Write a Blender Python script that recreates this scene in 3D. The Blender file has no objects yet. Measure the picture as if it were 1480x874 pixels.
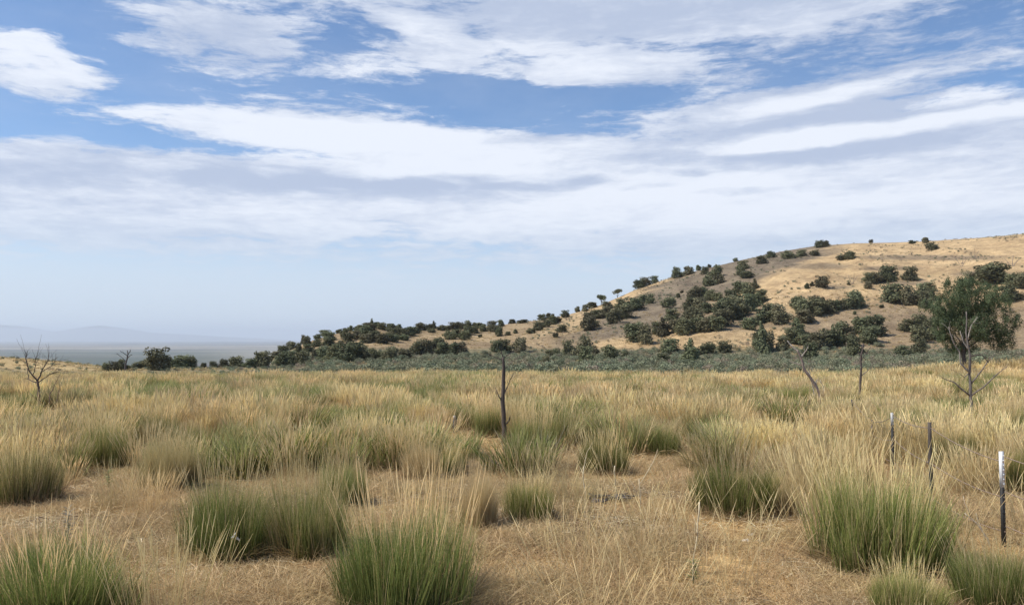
import bpy, math, random
import numpy as np
from math import radians as R_
from mathutils import Vector, Matrix

# ------------------------------------------------------------------ scene basics
sc = bpy.context.scene
C = sc.collection
F = 1151.0; HOR = 489.0; EYE = 2.5
PITCH = math.atan((HOR - 437) / F)
rs = np.random.RandomState(7)

def ray(px, py):
    cp, sp = math.cos(PITCH), math.sin(PITCH)
    a, b = (px - 740) / F, (437 - py) / F
    return np.array([a, cp - b * sp, sp + b * cp])

def project(x, y, z):
    cp, sp = math.cos(PITCH), math.sin(PITCH)
    dz = z - EYE
    fw = y * cp + dz * sp; up = -y * sp + dz * cp
    fw = np.maximum(fw, 1e-3)
    return 740 + F * x / fw, 437 - F * up / fw

# ------------------------------------------------------------------ noise
def _hash(ix, iy, seed):
    h = (ix * 374761393 + iy * 668265263 + seed * 974634777) & 0xffffffff
    h = ((h ^ (h >> 13)) * 1274126177) & 0xffffffff
    return ((h ^ (h >> 16)) & 0xffff) / 65535.0
def vnoise(x, y, seed=0):
    x = np.asarray(x, float); y = np.asarray(y, float)
    ix = np.floor(x).astype(np.int64); iy = np.floor(y).astype(np.int64)
    fx = x - ix; fy = y - iy
    fx = fx * fx * (3 - 2 * fx); fy = fy * fy * (3 - 2 * fy)
    a = _hash(ix, iy, seed); b = _hash(ix + 1, iy, seed)
    c = _hash(ix, iy + 1, seed); d = _hash(ix + 1, iy + 1, seed)
    return (a * (1 - fx) + b * fx) * (1 - fy) + (c * (1 - fx) + d * fx) * fy
def fbm(x, y, seed=0, o=4):
    s = 0; a = .5; t = 0
    for i in range(o):
        s = s + a * vnoise(x * 2 ** i + 17.3 * i, y * 2 ** i - 9.1 * i, seed + i); t += a; a *= .5
    return s / t
def sst(x, a, b):
    t = np.clip((x - a) / (b - a), 0, 1); return t * t * (3 - 2 * t)

# ------------------------------------------------------------------ terrain
def uy(x, y):
    az = np.clip(np.arctan2(x, y), -1.05, 1.05); r = np.hypot(x, y)
    return 740 + F * np.tan(az), r * np.cos(az)

def ground_h(x, y):
    x = np.asarray(x, float); y = np.asarray(y, float)
    u, yf = uy(x, y)
    z = np.interp(yf, [0, 20, 80, 130, 200, 400], [0, 0, -1.5, -2.0, -2.0, -2.0])
    z = z + 1.5 * sst(u, 1180, 1560) * sst(yf, 35, 75) * (1 - .6 * sst(yf, 110, 200))
    z = z - 1.1 * (1 - sst(u, 400, 520)) * sst(yf, 80, 118)
    z = z + 2.75 * (1 - sst(u, -120, 175)) * np.exp(-((yf - 160) / 34.) ** 2)
    z = z + (fbm(x / 9, y / 9, 3, 3) - .5) * .30 + (fbm(x / 45, y / 45, 5, 3) - .5) * .8 * sst(yf, 30, 90)
    s = np.interp(u, [-600, 60, 170, 430, 530], [195, 185, 132, 132, 235])
    z = z - 98 * sst(yf - s, 0, 750)
    far = sst(yf, 2500, 9000)
    z = z + far * 6 * (fbm(x / 2600, y / 2600, 11, 3) - .5)
    return z

RU = [330, 385, 440, 480, 540, 600, 660, 720, 780, 820, 870, 920, 970, 1020, 1070, 1130, 1180, 1240, 1300, 1360, 1420, 1480, 1600, 1800, 2200, 2900]
RY = [540, 522, 496, 483, 472, 476, 474, 470, 462, 455, 440, 418, 401, 388, 376, 363, 355, 351, 350, 347, 343, 338, 330, 322, 318, 318]
RD = [200, 210, 225, 235, 250, 265, 275, 285, 300, 310, 330, 350, 370, 390, 410, 430, 450, 465, 480, 490, 500, 510, 520, 520, 520, 520]
BD = [185, 185, 185, 183, 182, 182, 182, 182, 182, 182, 180, 178, 176, 174, 172, 168, 165, 162, 158, 154, 150, 146, 142, 140, 140, 140]
def hill_uy(u, yf):
    yr = np.interp(u, RU, RY); Rr = np.interp(u, RU, RD); B = np.interp(u, RU, BD)
    zr = EYE + (HOR - yr) / F * Rr; zb = -3.2
    t = (yf - B) / (Rr - B)
    tc = np.clip(t, 0, 1)
    f = 1.3 * tc - .3 * tc * tc
    f = f * (.35 + .65 * sst(tc, 0, .35)) 
    z = zb + (zr - zb) * f
    H = zr - zb
    x = (u - 740) / F * yf
    n1 = np.abs(fbm(x / 34 + yf / 90, yf / 85 - x / 160, 21, 4) - .5) * 2
    n2 = fbm(x / 14, yf / 22, 31, 3) - .5
    win = np.clip(tc * (1 - tc) * 4, 0, 1)
    z = z + win * (np.minimum(5.5, .16 * H) * (n1 - .35) * 1.3 + np.minimum(2.2, .12 * H) * n2 + np.minimum(.9, .08 * H) * (fbm(x / 5, yf / 7, 33, 3) - .5))
    z = z - np.where(t > 1, (yf - Rr) * .12 + ((yf - Rr) / 100.) ** 2 * 12, 0)
    z = np.where(t < 0, zb + (yf - B) * .12, z)
    z = z - 30 * (1 - sst(u, 330, 400))
    return z
def hill_h(x, y):
    u, yf = uy(x, y); return hill_uy(u, yf)

def surf(x, y):
    return np.maximum(ground_h(x, y), hill_h(x, y))

def hit(px, py, far=560):
    d = ray(px, py); d = d / d[1]
    t = np.concatenate([np.arange(4, 60, .1), np.arange(60, far, .5)])
    X = d[0] * t; Z = EYE + d[2] * t
    S = surf(X, t)
    k = np.nonzero(Z <= S)[0]
    i = k[0] if len(k) else int(np.argmax((S - EYE) / t - (t > 540) * 9))
    return float(X[i]), float(t[i]), float(S[i])

# ------------------------------------------------------------------ mesh helpers
def mesh_from(name, V, Fq, col=None):
    V = np.asarray(V, np.float32).reshape(-1, 3); Fq = np.asarray(Fq, np.int32)
    me = bpy.data.meshes.new(name)
    me.vertices.add(len(V)); me.vertices.foreach_set('co', V.ravel())
    n = Fq.shape[1]
    me.loops.add(Fq.size); me.loops.foreach_set('vertex_index', Fq.ravel())
    me.polygons.add(len(Fq)); me.polygons.foreach_set('loop_start', np.arange(0, Fq.size, n, dtype=np.int32))
    me.update(calc_edges=True)
    if col is not None:
        a = me.color_attributes.new('col', 'FLOAT_COLOR', 'POINT')
        c = np.ones((len(V), 4), np.float32); c[:, :3] = col
        a.data.foreach_set('color', c.ravel())
    me.validate()
    return me
def smooth(me):
    me.polygons.foreach_set('use_smooth', np.ones(len(me.polygons), bool)); me.update()

def strips(base, dirv, length, width, droop, cb, ct, seg=4, taper=1.0, phase=None, prof=None, rs=rs):
    """many curved blades: base (n,3), dirv (n,3) unit, droop toward horizontal heading"""
    n = len(base)
    s = np.linspace(0, 1, seg + 1)
    hd = dirv.copy(); hd[:, 2] = 0
    ln = np.linalg.norm(hd, axis=1, keepdims=True); hd = hd / np.maximum(ln, 1e-4)
    ang = rs.uniform(0, 2 * math.pi, n) if phase is None else phase
    side = np.stack([np.cos(ang), np.sin(ang), np.zeros(n)], 1)
    side = side - dirv * np.sum(side * dirv, 1, keepdims=True)
    side /= np.maximum(np.linalg.norm(side, axis=1, keepdims=True), 1e-4)
    P = base[:, None, :] + dirv[:, None, :] * (length[:, None, None] * s[None, :, None])
    dr = (droop * length)[:, None] * s[None, :] ** 2.2
    P = P + hd[:, None, :] * dr[:, :, None]
    P[:, :, 2] -= dr * .45
    w = (1 - s ** 2 * taper) if prof is None else np.interp(s, prof[0], prof[1])
    W = width[:, None] * np.maximum(w, .06)[None, :] * .5
    A = P - side[:, None, :] * W[:, :, None]; B = P + side[:, None, :] * W[:, :, None]
    V = np.stack([A, B], 2).reshape(n, -1, 3)
    k = 2 * (seg + 1)
    q = np.array([[2 * i, 2 * i + 1, 2 * i + 3, 2 * i + 2] for i in range(seg)])
    Fq = (q[None] + (np.arange(n) * k)[:, None, None]).reshape(-1, 4)
    cc = cb[:, None, :] * (1 - s)[None, :, None] + ct[:, None, :] * s[None, :, None]
    cc = np.repeat(cc, 2, axis=1)
    return V.reshape(-1, 3), Fq, cc.reshape(-1, 3)

class Acc:
    def __init__(s): s.V = []; s.F = []; s.c = []; s.n = 0
    def add(s, V, Fq, c):
        V = np.asarray(V, float); s.V.append(V); s.F.append(np.asarray(Fq) + s.n)
        c = np.asarray(c, float)
        if c.ndim == 1: c = np.tile(c, (len(V), 1))
        s.c.append(c); s.n += len(V)
    def mesh(s, name): return mesh_from(name, np.concatenate(s.V), np.concatenate(s.F), np.concatenate(s.c))

def tube(acc, pts, rad, col, sides=7, rough=0.0, rs=rs):
    P = np.asarray(pts, float); n = len(P)
    rad = np.asarray(rad, float)
    T = np.gradient(P, axis=0); T /= np.maximum(np.linalg.norm(T, axis=1, keepdims=True), 1e-6)
    up = np.array([.37, .61, .2]); V = []
    for i in range(n):
        a = np.cross(T[i], up); a /= max(np.linalg.norm(a), 1e-6); b = np.cross(T[i], a)
        th = np.arange(sides) / sides * 2 * math.pi
        rr = rad[i] * (1 + rough * rs.uniform(-1, 1, sides))
        V.append(P[i] + np.outer(np.cos(th) * rr, a) + np.outer(np.sin(th) * rr, b))
    V.append(P[:1]); V.append(P[-1:])
    V = np.concatenate(V)
    Fq = []
    for i in range(n - 1):
        for j in range(sides):
            k = (j + 1) % sides
            Fq.append([i * sides + j, i * sides + k, (i + 1) * sides + k, (i + 1) * sides + j])
    e0, e1 = n * sides, n * sides + 1
    for j in range(0, sides - 1, 2):
        Fq.append([e0, (j + 2) % sides if j + 2 < sides + 1 else 0, j + 1, j])
        b = (n - 1) * sides
        Fq.append([e1, b + j, b + j + 1, b + (j + 2) % sides])
    col = np.asarray(col, float)
    acc.add(V, Fq, col if col.ndim == 1 else np.concatenate([np.repeat(col, sides, axis=0), col[:1], col[-1:]]))

def wobble(p0, p1, n, amp, rs=rs):
    p0 = np.array(p0, float); p1 = np.array(p1, float); L = np.linalg.norm(p1 - p0)
    t = np.linspace(0, 1, n)[:, None]
    o = np.cumsum(rs.normal(0, 1, (n, 3)), 0); o -= o[0] * (1 - t) + o[-1] * t
    return p0 * (1 - t) + p1 * t + o * amp * L / n

# ------------------------------------------------------------------ object helpers
def link(name, me, mat, parent=None, loc=None):
    o = bpy.data.objects.new(name, me); C.objects.link(o)
    if mat: me.materials.clear(); me.materials.append(mat)
    if parent: o.parent = parent
    if loc is not None: o.location = loc
    return o
def thing(name, label, cat, loc=(0, 0, 0), rotz=0, group=None, me=None):
    o = bpy.data.objects.new(name, me); C.objects.link(o)
    o.location = loc; o.rotation_euler = (0, 0, rotz)
    o['label'] = label; o['category'] = cat
    if group: o['group'] = group
    return o
def kids(parent, name, src_me, mat):
    o = bpy.data.objects.new(name, src_me); C.objects.link(o); o.parent = parent
    return o

# ------------------------------------------------------------------ materials
def new_mat(name):
    m = bpy.data.materials.new(name); m.use_nodes = True
    m.node_tree.nodes.clear(); return m, m.node_tree
def N(nt, t, **kw):
    n = nt.nodes.new(t)
    for k, v in kw.items():
        if k in n.inputs.keys() if isinstance(k, str) else False: n.inputs[k].default_value = v
        else: setattr(n, k, v)
    return n
def math_n(nt, op, a, b=None, clamp=False):
    n = nt.nodes.new('ShaderNodeMath'); n.operation = op; n.use_clamp = clamp
    for i, v in enumerate((a, b)):
        if v is None: continue
        if isinstance(v, (int, float)): n.inputs[i].default_value = v
        else: nt.links.new(v, n.inputs[i])
    return n.outputs[0]
def mix_c(nt, fac, a, b, mode='MIX'):
    n = nt.nodes.new('ShaderNodeMix'); n.data_type = 'RGBA'; n.blend_type = mode
    for s, v in ((n.inputs[0], fac), (n.inputs[6], a), (n.inputs[7], b)):
        if isinstance(v, (int, float)): s.default_value = v
        elif isinstance(v, tuple): s.default_value = (*v, 1)[:4]
        else: nt.links.new(v, s)
    return n.outputs[2]
def noise_n(nt, vec, scale, detail=4, rough=.55, dist=0):
    n = nt.nodes.new('ShaderNodeTexNoise'); n.inputs['Scale'].default_value = scale
    n.inputs['Detail'].default_value = detail; n.inputs['Roughness'].default_value = rough
    n.inputs['Distortion'].default_value = dist
    if vec is not None: nt.links.new(vec, n.inputs['Vector'])
    return n.outputs['Fac']
def ramp_n(nt, fac, a, b):
    n = nt.nodes.new('ShaderNodeMapRange'); n.interpolation_type = 'SMOOTHSTEP'
    nt.links.new(fac, n.inputs[0]); n.inputs[1].default_value = a; n.inputs[2].default_value = b
    return n.outputs[0]

def foliage_mat(name, transl=.3, vary=.35, rough=.65, spec=.2, hue=.03):
    m, nt = new_mat(name)
    at = N(nt, 'ShaderNodeAttribute', attribute_name='col')
    oi = nt.nodes.new('ShaderNodeObjectInfo')
    hs = nt.nodes.new('ShaderNodeHueSaturation')
    nt.links.new(at.outputs['Color'], hs.inputs['Color'])
    v = math_n(nt, 'MULTIPLY_ADD', oi.outputs['Random'], vary); v.node.inputs[2].default_value = 1 - vary / 2
    nt.links.new(v, hs.inputs['Value'])
    h = math_n(nt, 'FRACT', math_n(nt, 'MULTIPLY', oi.outputs['Random'], 7.31))
    h2 = math_n(nt, 'MULTIPLY_ADD', h, hue); h2.node.inputs[2].default_value = .5 - hue / 2
    nt.links.new(h2, hs.inputs['Hue'])
    p = nt.nodes.new('ShaderNodeBsdfPrincipled'); p.inputs['Roughness'].default_value = rough
    p.inputs['Specular IOR Level'].default_value = spec
    nt.links.new(hs.outputs[0], p.inputs['Base Color'])
    out = nt.nodes.new('ShaderNodeOutputMaterial')
    if transl > 0:
        t = nt.nodes.new('ShaderNodeBsdfTranslucent'); nt.links.new(hs.outputs[0], t.inputs[0])
        mx = nt.nodes.new('ShaderNodeMixShader'); mx.inputs[0].default_value = transl
        nt.links.new(p.outputs[0], mx.inputs[1]); nt.links.new(t.outputs[0], mx.inputs[2])
        nt.links.new(mx.outputs[0], out.inputs[0])
    else: nt.links.new(p.outputs[0], out.inputs[0])
    return m
def wood_mat(name, scale=30, vary=.5, rough=.85, metal=0):
    m, nt = new_mat(name)
    at = N(nt, 'ShaderNodeAttribute', attribute_name='col')
    tc = nt.nodes.new('ShaderNodeTexCoord')
    mp = nt.nodes.new('ShaderNodeMapping'); mp.inputs['Scale'].default_value = (1, 1, .15)
    nt.links.new(tc.outputs['Object'], mp.inputs[0])
    n = noise_n(nt, mp.outputs[0], scale, 6, .65)
    c = mix_c(nt, ramp_n(nt, n, .3, .7), (1 - vary,) * 3, (1 + vary * .4,) * 3)
    c = mix_c(nt, 1.0, at.outputs['Color'], c, 'MULTIPLY')
    p = nt.nodes.new('ShaderNodeBsdfPrincipled'); p.inputs['Roughness'].default_value = rough
    p.inputs['Metallic'].default_value = metal
    nt.links.new(c, p.inputs['Base Color'])
    b = nt.nodes.new('ShaderNodeBump'); b.inputs['Strength'].default_value = .5; b.inputs['Distance'].default_value = .01
    nt.links.new(n, b.inputs['Height']); nt.links.new(b.outputs[0], p.inputs['Normal'])
    out = nt.nodes.new('ShaderNodeOutputMaterial'); nt.links.new(p.outputs[0], out.inputs[0])
    return m

M_green = foliage_mat('green_blades', .38, .3, .5, .3, .03)
M_straw = foliage_mat('straw', .35, .5, .6, .3, .02)
M_sage = foliage_mat('sagebrush_leaves', .15, .5, .8, .1, .06)
M_jun = foliage_mat('juniper_needles', .22, .7, .75, .15, .08)
M_wood = wood_mat('weathered_wood')
M_metal = wood_mat('rusty_steel', 60, .4, .6, .3)
M_paint = wood_mat('white_paint', 40, .15, .5)
M_stone = wood_mat('stone', 12, .4, .9)

def terrain_mat(name, hill=False):
    m, nt = new_mat(name)
    tc = nt.nodes.new('ShaderNodeTexCoord'); P = tc.outputs['Object']
    at = N(nt, 'ShaderNodeAttribute', attribute_name='col')
    n1 = noise_n(nt, P, .45, 6, .65)
    n2 = noise_n(nt, P, 4.0, 6, .7)
    n3 = noise_n(nt, P, 38, 5, .7)
    n4 = noise_n(nt, P, .09, 5, .6)
    k = math_n(nt, 'ADD', math_n(nt, 'MULTIPLY', n1, .55), math_n(nt, 'MULTIPLY', n4, .45))
    c = mix_c(nt, ramp_n(nt, k, .35, .65), (.70, .66, .63), (1.22, 1.20, 1.12))
    c = mix_c(nt, 1.0, at.outputs['Color'], c, 'MULTIPLY')
    c = mix_c(nt, 1.0, c, mix_c(nt, ramp_n(nt, n2, .35, .68), (.68, .64, .60), (1.2, 1.17, 1.1)), 'MULTIPLY')
    c = mix_c(nt, 1.0, c, mix_c(nt, ramp_n(nt, n3, .36, .66), (.62, .58, .54), (1.25, 1.24, 1.2)), 'MULTIPLY')
    p = nt.nodes.new('ShaderNodeBsdfPrincipled'); p.inputs['Roughness'].default_value = .95
    p.inputs['Specular IOR Level'].default_value = .1
    nt.links.new(c, p.inputs['Base Color'])
    b = nt.nodes.new('ShaderNodeBump'); b.inputs['Strength'].default_value = .8
    b.inputs['Distance'].default_value = .9 if hill else .05
    h = math_n(nt, 'ADD', n2, math_n(nt, 'MULTIPLY', n3, .4)) if not hill else math_n(nt, 'ADD', n1, math_n(nt, 'MULTIPLY', n2, .4))
    nt.links.new(h, b.inputs['Height']); nt.links.new(b.outputs[0], p.inputs['Normal'])
    out = nt.nodes.new('ShaderNodeOutputMaterial'); nt.links.new(p.outputs[0], out.inputs[0])
    return m
M_ground = terrain_mat('dry_ground'); M_hill = terrain_mat('hillside', True)

# ------------------------------------------------------------------ ground sheet
STRAWG = np.array([.52, .375, .20]); SAGEG = np.array([.25, .23, .16]); VAL = np.array([.19, .195, .185])
def build_ground():
    az = np.concatenate([np.arange(-180, -44, 4), np.arange(-44, 44.01, .3), np.arange(48, 180, 4)])
    r = np.concatenate([[.3, 1, 1.8], np.geomspace(2.6, 60, 90), np.geomspace(61, 1200, 130), np.geomspace(1250, 43000, 60)])
    A, Rr = np.meshgrid(np.radians(az), r)
    X = Rr * np.sin(A); Y = Rr * np.cos(A); Z = ground_h(X, Y)
    n = len(az); m = len(r)
    V = np.stack([X, Y, Z], -1).reshape(-1, 3)
    i, j = np.meshgrid(np.arange(m - 1), np.arange(n), indexing='ij')
    a = i * n + j; b = i * n + (j + 1) % n
    Fq = np.stack([a, a + n, b + n, b], -1).reshape(-1, 4)
    u, yf = uy(V[:, 0], V[:, 1])
    col = np.tile(STRAWG, (len(V), 1))
    wn = (fbm(V[:, 0] / 3, V[:, 1] / 3, 51) - .5) * 2
    col = col * (1 + .34 * wn[:, None] + .3 * (fbm(V[:, 0] / .9, V[:, 1] / .9, 53)[:, None] - .5))
    bw = sst(fbm(V[:, 0] / 1.8 + 9, V[:, 1] / 1.8, 57), .5, .68)[:, None] * .6
    col = col * (1 - bw) + np.array([.33, .235, .15]) * bw
    left = 1 - sst(u, 60, 260)
    ws = sst(yf + wn * 8, 70, 84) * (1 - .0 * left)
    col = col * (1 - ws[:, None]) + SAGEG * ws[:, None]
    wl = left * sst(yf + wn * 10, 118, 135)
    col = col * (1 - wl[:, None]) + np.array([.50, .40, .235]) * wl[:, None]
    wv = sst(yf, 260, 420)
    st = fbm(V[:, 0] / 6000 + 3, V[:, 1] / 900, 61, 4)
    vc = VAL * (.55 + 1.0 * sst(st, .38, .6))[:, None]
    dk = sst(yf + (fbm(V[:, 0] / 900, V[:, 1] / 900, 71) - .5) * 3200, 3300, 3800) * (1 - sst(yf, 6200, 7200)) * (1 - sst(u + V[:, 0] * 0, 250, 420))
    dk = dk * (.45 + .55 * sst(fbm(V[:, 0] / 2500, V[:, 1] / 350, 72, 4), .3, .6))
    vc = vc * (1 - dk[:, None]) + np.array([.085, .11, .09]) * dk[:, None]
    lt = sst(yf, 7500, 8500) * (1 - sst(yf, 10500, 12500)) * sst(fbm(V[:, 0] / 1500, V[:, 1] / 3000, 75), .4, .6)
    vc = vc * (1 - .4 * lt[:, None]) + np.array([.42, .38, .33]) * .4 * lt[:, None]
    col = col * (1 - wv[:, None]) + vc * wv[:, None]
    me = mesh_from('ground', V, Fq, col); smooth(me)
    g = link('ground', me, M_ground); g['kind'] = 'structure'
build_ground()

# ------------------------------------------------------------------ hill
def blobs(px, py, L):
    s = np.zeros_like(px)
    for cx, cy, rx, ry in L:
        s = np.maximum(s, 1 - np.sqrt(((px - cx) / rx) ** 2 + ((py - cy) / ry) ** 2))
    return s
def hill_colour(x, y, z):
    px, py = project(x, y, z)
    n = (fbm(x / 12, y / 12, 81, 5) - .5) * 2; nn = (fbm(x / 60, y / 60, 83, 3) - .5) * 2
    gold = np.array([.56, .44, .29]); grey = np.array([.235, .205, .17]); sage = np.array([.24, .235, .17])
    tan = np.array([.36, .295, .21])
    # spine of the grey slope, from the foot of the slope up to the skyline
    sx = [800, 840, 870, 905, 940, 980, 1020, 1060, 1110, 1160, 1230]
    sy = [500, 488, 474, 462, 450, 434, 412, 396, 378, 364, 352]
    sw = [6, 9, 13, 16, 22, 26, 24, 20, 15, 11, 5]
    d = np.abs(py - np.interp(px, sx, sy)) / (np.interp(px, sx, sw) * 1.45)
    g = (1 - sst(d + n * .35, .7, 1.25)) * sst(px, 780, 810) * (1 - sst(px + n * 25, 1150, 1270))
    g = np.maximum(g, sst(blobs(px, py, [(900, 484, 55, 8), (1060, 455, 110, 30), (1000, 425, 60, 25), (1230, 470, 180, 16), (1400, 455, 130, 18), (1440, 480, 120, 22), (1100, 470, 60, 8), (1180, 385, 70, 6), (1300, 408, 60, 5), (1340, 372, 160, 5), (1420, 396, 70, 6), (1200, 415, 50, 4), (1290, 388, 60, 4),
        (560, 478, 90, 10), (700, 478, 60, 8), (820, 440, 90, 6)]) + n * .25, .05, .5) * .75)
    c = gold * (1 - g[:, None]) + grey * g[:, None]
    tw = (sst(py + 10 * n, 425, 450) * sst(px, 1120, 1220) * .9)[:, None]
    c = c * (1 - tw) + np.array([.33, .27, .20]) * tw
    c = c * (1 + .26 * n[:, None] + .16 * nn[:, None])
    low = (1 - sst(px, 780, 900)) * .8
    c = c * (1 - low[:, None]) + tan * low[:, None] * (1 + .2 * n[:, None])
    s = sst(py + n * 3, 501, 507)
    return c * (1 - s[:, None]) + sage * s[:, None]
def build_hill():
    us = np.concatenate([np.arange(335, 1520, 3.0), np.arange(1520, 2900, 14)])
    ys = np.concatenate([np.arange(135, 540, 1.6), np.arange(540, 900, 12)])
    U, Yf = np.meshgrid(us, ys)
    X = (U - 740) / F * Yf; Z = hill_uy(U, Yf)
    V = np.stack([X, Yf, Z], -1).reshape(-1, 3)
    m, n = U.shape
    i, j = np.meshgrid(np.arange(m - 1), np.arange(n - 1), indexing='ij')
    a = i * n + j
    Fq = np.stack([a, a + 1, a + n + 1, a + n], -1).reshape(-1, 4)
    col = hill_colour(V[:, 0], V[:, 1], V[:, 2])
    me = mesh_from('hill', V, Fq, np.clip(col, .02, .8)); smooth(me)
    o = link('hill', me, M_hill); o['kind'] = 'structure'
build_hill()

# ------------------------------------------------------------------ far mountains
def build_mountains():
    mu = [-900, -600, -300, -100, -20, 40, 80, 110, 145, 175, 215, 250, 300, 360, 420]
    my = [476, 466, 472, 467, 468, 472, 479, 474, 470, 473.5, 480, 482, 485, 488, 492]
    us = np.arange(-900, 421, 4.0); D = 37000.
    cr = np.linspace(-1, 1, 41)
    U, K = np.meshgrid(us, cr)
    H = (HOR - np.interp(U, mu, my)) / F * D + 100
    Yf = D + K * 3200; X = (U - 740) / F * D + 0 * K
    nz = fbm(X / 900, Yf / 900, 91, 5) - .5
    Z = -104 + H * np.clip(1 - np.abs(K) ** 1.25, 0, 1) * (1 + .5 * nz * np.abs(K)) + 30 * nz * (1 - np.abs(K))
    V = np.stack([X, Yf, Z], -1).reshape(-1, 3)
    m, n = U.shape
    i, j = np.meshgrid(np.arange(m - 1), np.arange(n - 1), indexing='ij'); a = i * n + j
    Fq = np.stack([a, a + 1, a + n + 1, a + n], -1).reshape(-1, 4)
    me = mesh_from('mountains', V, Fq, np.array([.16, .15, .13])); smooth(me)
    o = link('mountains', me, M_hill); o['kind'] = 'structure'
build_mountains()

# ------------------------------------------------------------------ grass clump meshes
def lerp(a, b, t): return a * (1 - t[:, None]) + b * t[:, None]
def clump_mesh(name, n, rx, ry, h, width, green, seed, lean=.5, seg=4, dead=.15, droop=.35):
    """leafy blades of a bunchgrass; green 0 = straw, 1 = deep green"""
    r = np.random.RandomState(seed)
    th = r.uniform(0, 2 * math.pi, n); q = np.sqrt(r.uniform(0, 1, n)) 
    q = q * (1 + .25 * np.sin(th * 3 + seed) )
    bx = q * np.cos(th) * rx; by = q * np.sin(th) * ry
    nt_ = 16 if n > 1000 else 5
    tx = r.uniform(-.85, .85, nt_) * rx; ty = r.uniform(-.85, .85, nt_) * ry; tk = r.randint(0, nt_, n)
    th_ = r.uniform(.62, 1.14, nt_); sx_ = r.normal(.06, .10, nt_); sy_ = r.normal(0, .10, nt_)
    in_t = r.uniform(0, 1, n) < .7
    bx = np.where(in_t, tx[tk] + r.normal(0, .13, n) * rx, bx); by = np.where(in_t, ty[tk] + r.normal(0, .13, n) * ry, by)
    q = np.minimum(np.hypot(bx / rx, by / ry), 1.1)
    base = np.stack([bx, by, np.full(n, -.03)], 1)
    d = np.stack([bx / rx * lean + np.where(in_t, sx_[tk], .04) + r.normal(0, .10, n), by / ry * lean + r.normal(0, .10, n), np.ones(n)], 1)
    d /= np.linalg.norm(d, axis=1, keepdims=True)
    L = h * np.where(r.uniform(0, 1, n) < .25, r.uniform(.3, .8, n), r.uniform(.75, 1.08, n)) * np.where(in_t, th_[tk], .9) * (1 - .10 * q ** 2)
    isd = r.uniform(0, 1, n) < dead * np.where(r.uniform(0, 1, nt_) < .25, 2.6, .7)[tk]
    t = r.uniform(0, 1, n)
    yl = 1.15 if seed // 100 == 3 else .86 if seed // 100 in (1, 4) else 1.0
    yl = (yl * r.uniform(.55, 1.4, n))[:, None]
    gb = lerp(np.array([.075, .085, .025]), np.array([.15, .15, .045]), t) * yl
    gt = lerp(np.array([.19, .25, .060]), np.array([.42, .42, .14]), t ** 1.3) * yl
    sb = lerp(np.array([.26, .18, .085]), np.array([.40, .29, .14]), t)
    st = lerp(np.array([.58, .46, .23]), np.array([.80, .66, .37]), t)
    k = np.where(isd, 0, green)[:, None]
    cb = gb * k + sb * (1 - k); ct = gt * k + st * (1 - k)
    acc = Acc()
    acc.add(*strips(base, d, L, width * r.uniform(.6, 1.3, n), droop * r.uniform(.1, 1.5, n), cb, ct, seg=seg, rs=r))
    # straw coloured dead skirt
    m = n // 4
    th = r.uniform(0, 2 * math.pi, m)
    base = np.stack([np.cos(th) * rx * r.uniform(.6, 1.1, m), np.sin(th) * ry * r.uniform(.6, 1.1, m), np.full(m, -.02)], 1)
    d = np.stack([np.cos(th) * r.uniform(.2, 1.3, m), np.sin(th) * r.uniform(.2, 1.3, m), np.ones(m) * .9], 1)
    d += r.normal(0, .2, (m, 3)); d[:, 2] = np.abs(d[:, 2]) + .1
    d /= np.linalg.norm(d, axis=1, keepdims=True); t = r.uniform(0, 1, m)
    sb = lerp(np.array([.22, .15, .08]), np.array([.42, .31, .16]), t)
    acc.add(*strips(base, d, h * r.uniform(.12, .5, m), width * .8 * np.ones(m), .5 * np.ones(m), sb, sb * 1.2, seg=3, rs=r))
    return acc.mesh(name)
def stalks_mesh(name, n, rx, ry, h, seed, lean=.35, stemw=.004, headw=.014, seg=7, tint=1.0, hl=.16):
    """tall thin flowering stems with a narrow seed spike"""
    r = np.random.RandomState(seed)
    th = r.uniform(0, 2 * math.pi, n); q = np.sqrt(r.uniform(0, 1, n))
    bx = q * np.cos(th) * rx; by = q * np.sin(th) * ry
    base = np.stack([bx, by, np.full(n, -.03)], 1)
    d = np.stack([bx / rx * lean + r.normal(0, .07, n), by / ry * lean + r.normal(0, .07, n), np.ones(n)], 1)
    d /= np.linalg.norm(d, axis=1, keepdims=True)
    L = h * r.uniform(.7, 1.12, n); t = r.uniform(0, 1, n)
    cb = lerp(np.array([.40, .30, .15]), np.array([.56, .44, .23]), t) * tint
    ct = lerp(np.array([.74, .59, .31]), np.array([.94, .80, .48]), t) * tint
    w = stemw / headw
    prof = ([0, 1 - hl - .03, 1 - hl, 1 - hl * .45, 1], [w * 1.3, w, .75, 1, .15])
    acc = Acc(); dr = .10 * r.uniform(0, 1.6, n)
    ph = r.uniform(0, 6.28, n)
    for o in (0, math.pi / 2):
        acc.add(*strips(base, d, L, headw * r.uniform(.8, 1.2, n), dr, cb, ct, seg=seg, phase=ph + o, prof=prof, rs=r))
    return acc.mesh(name)

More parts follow.
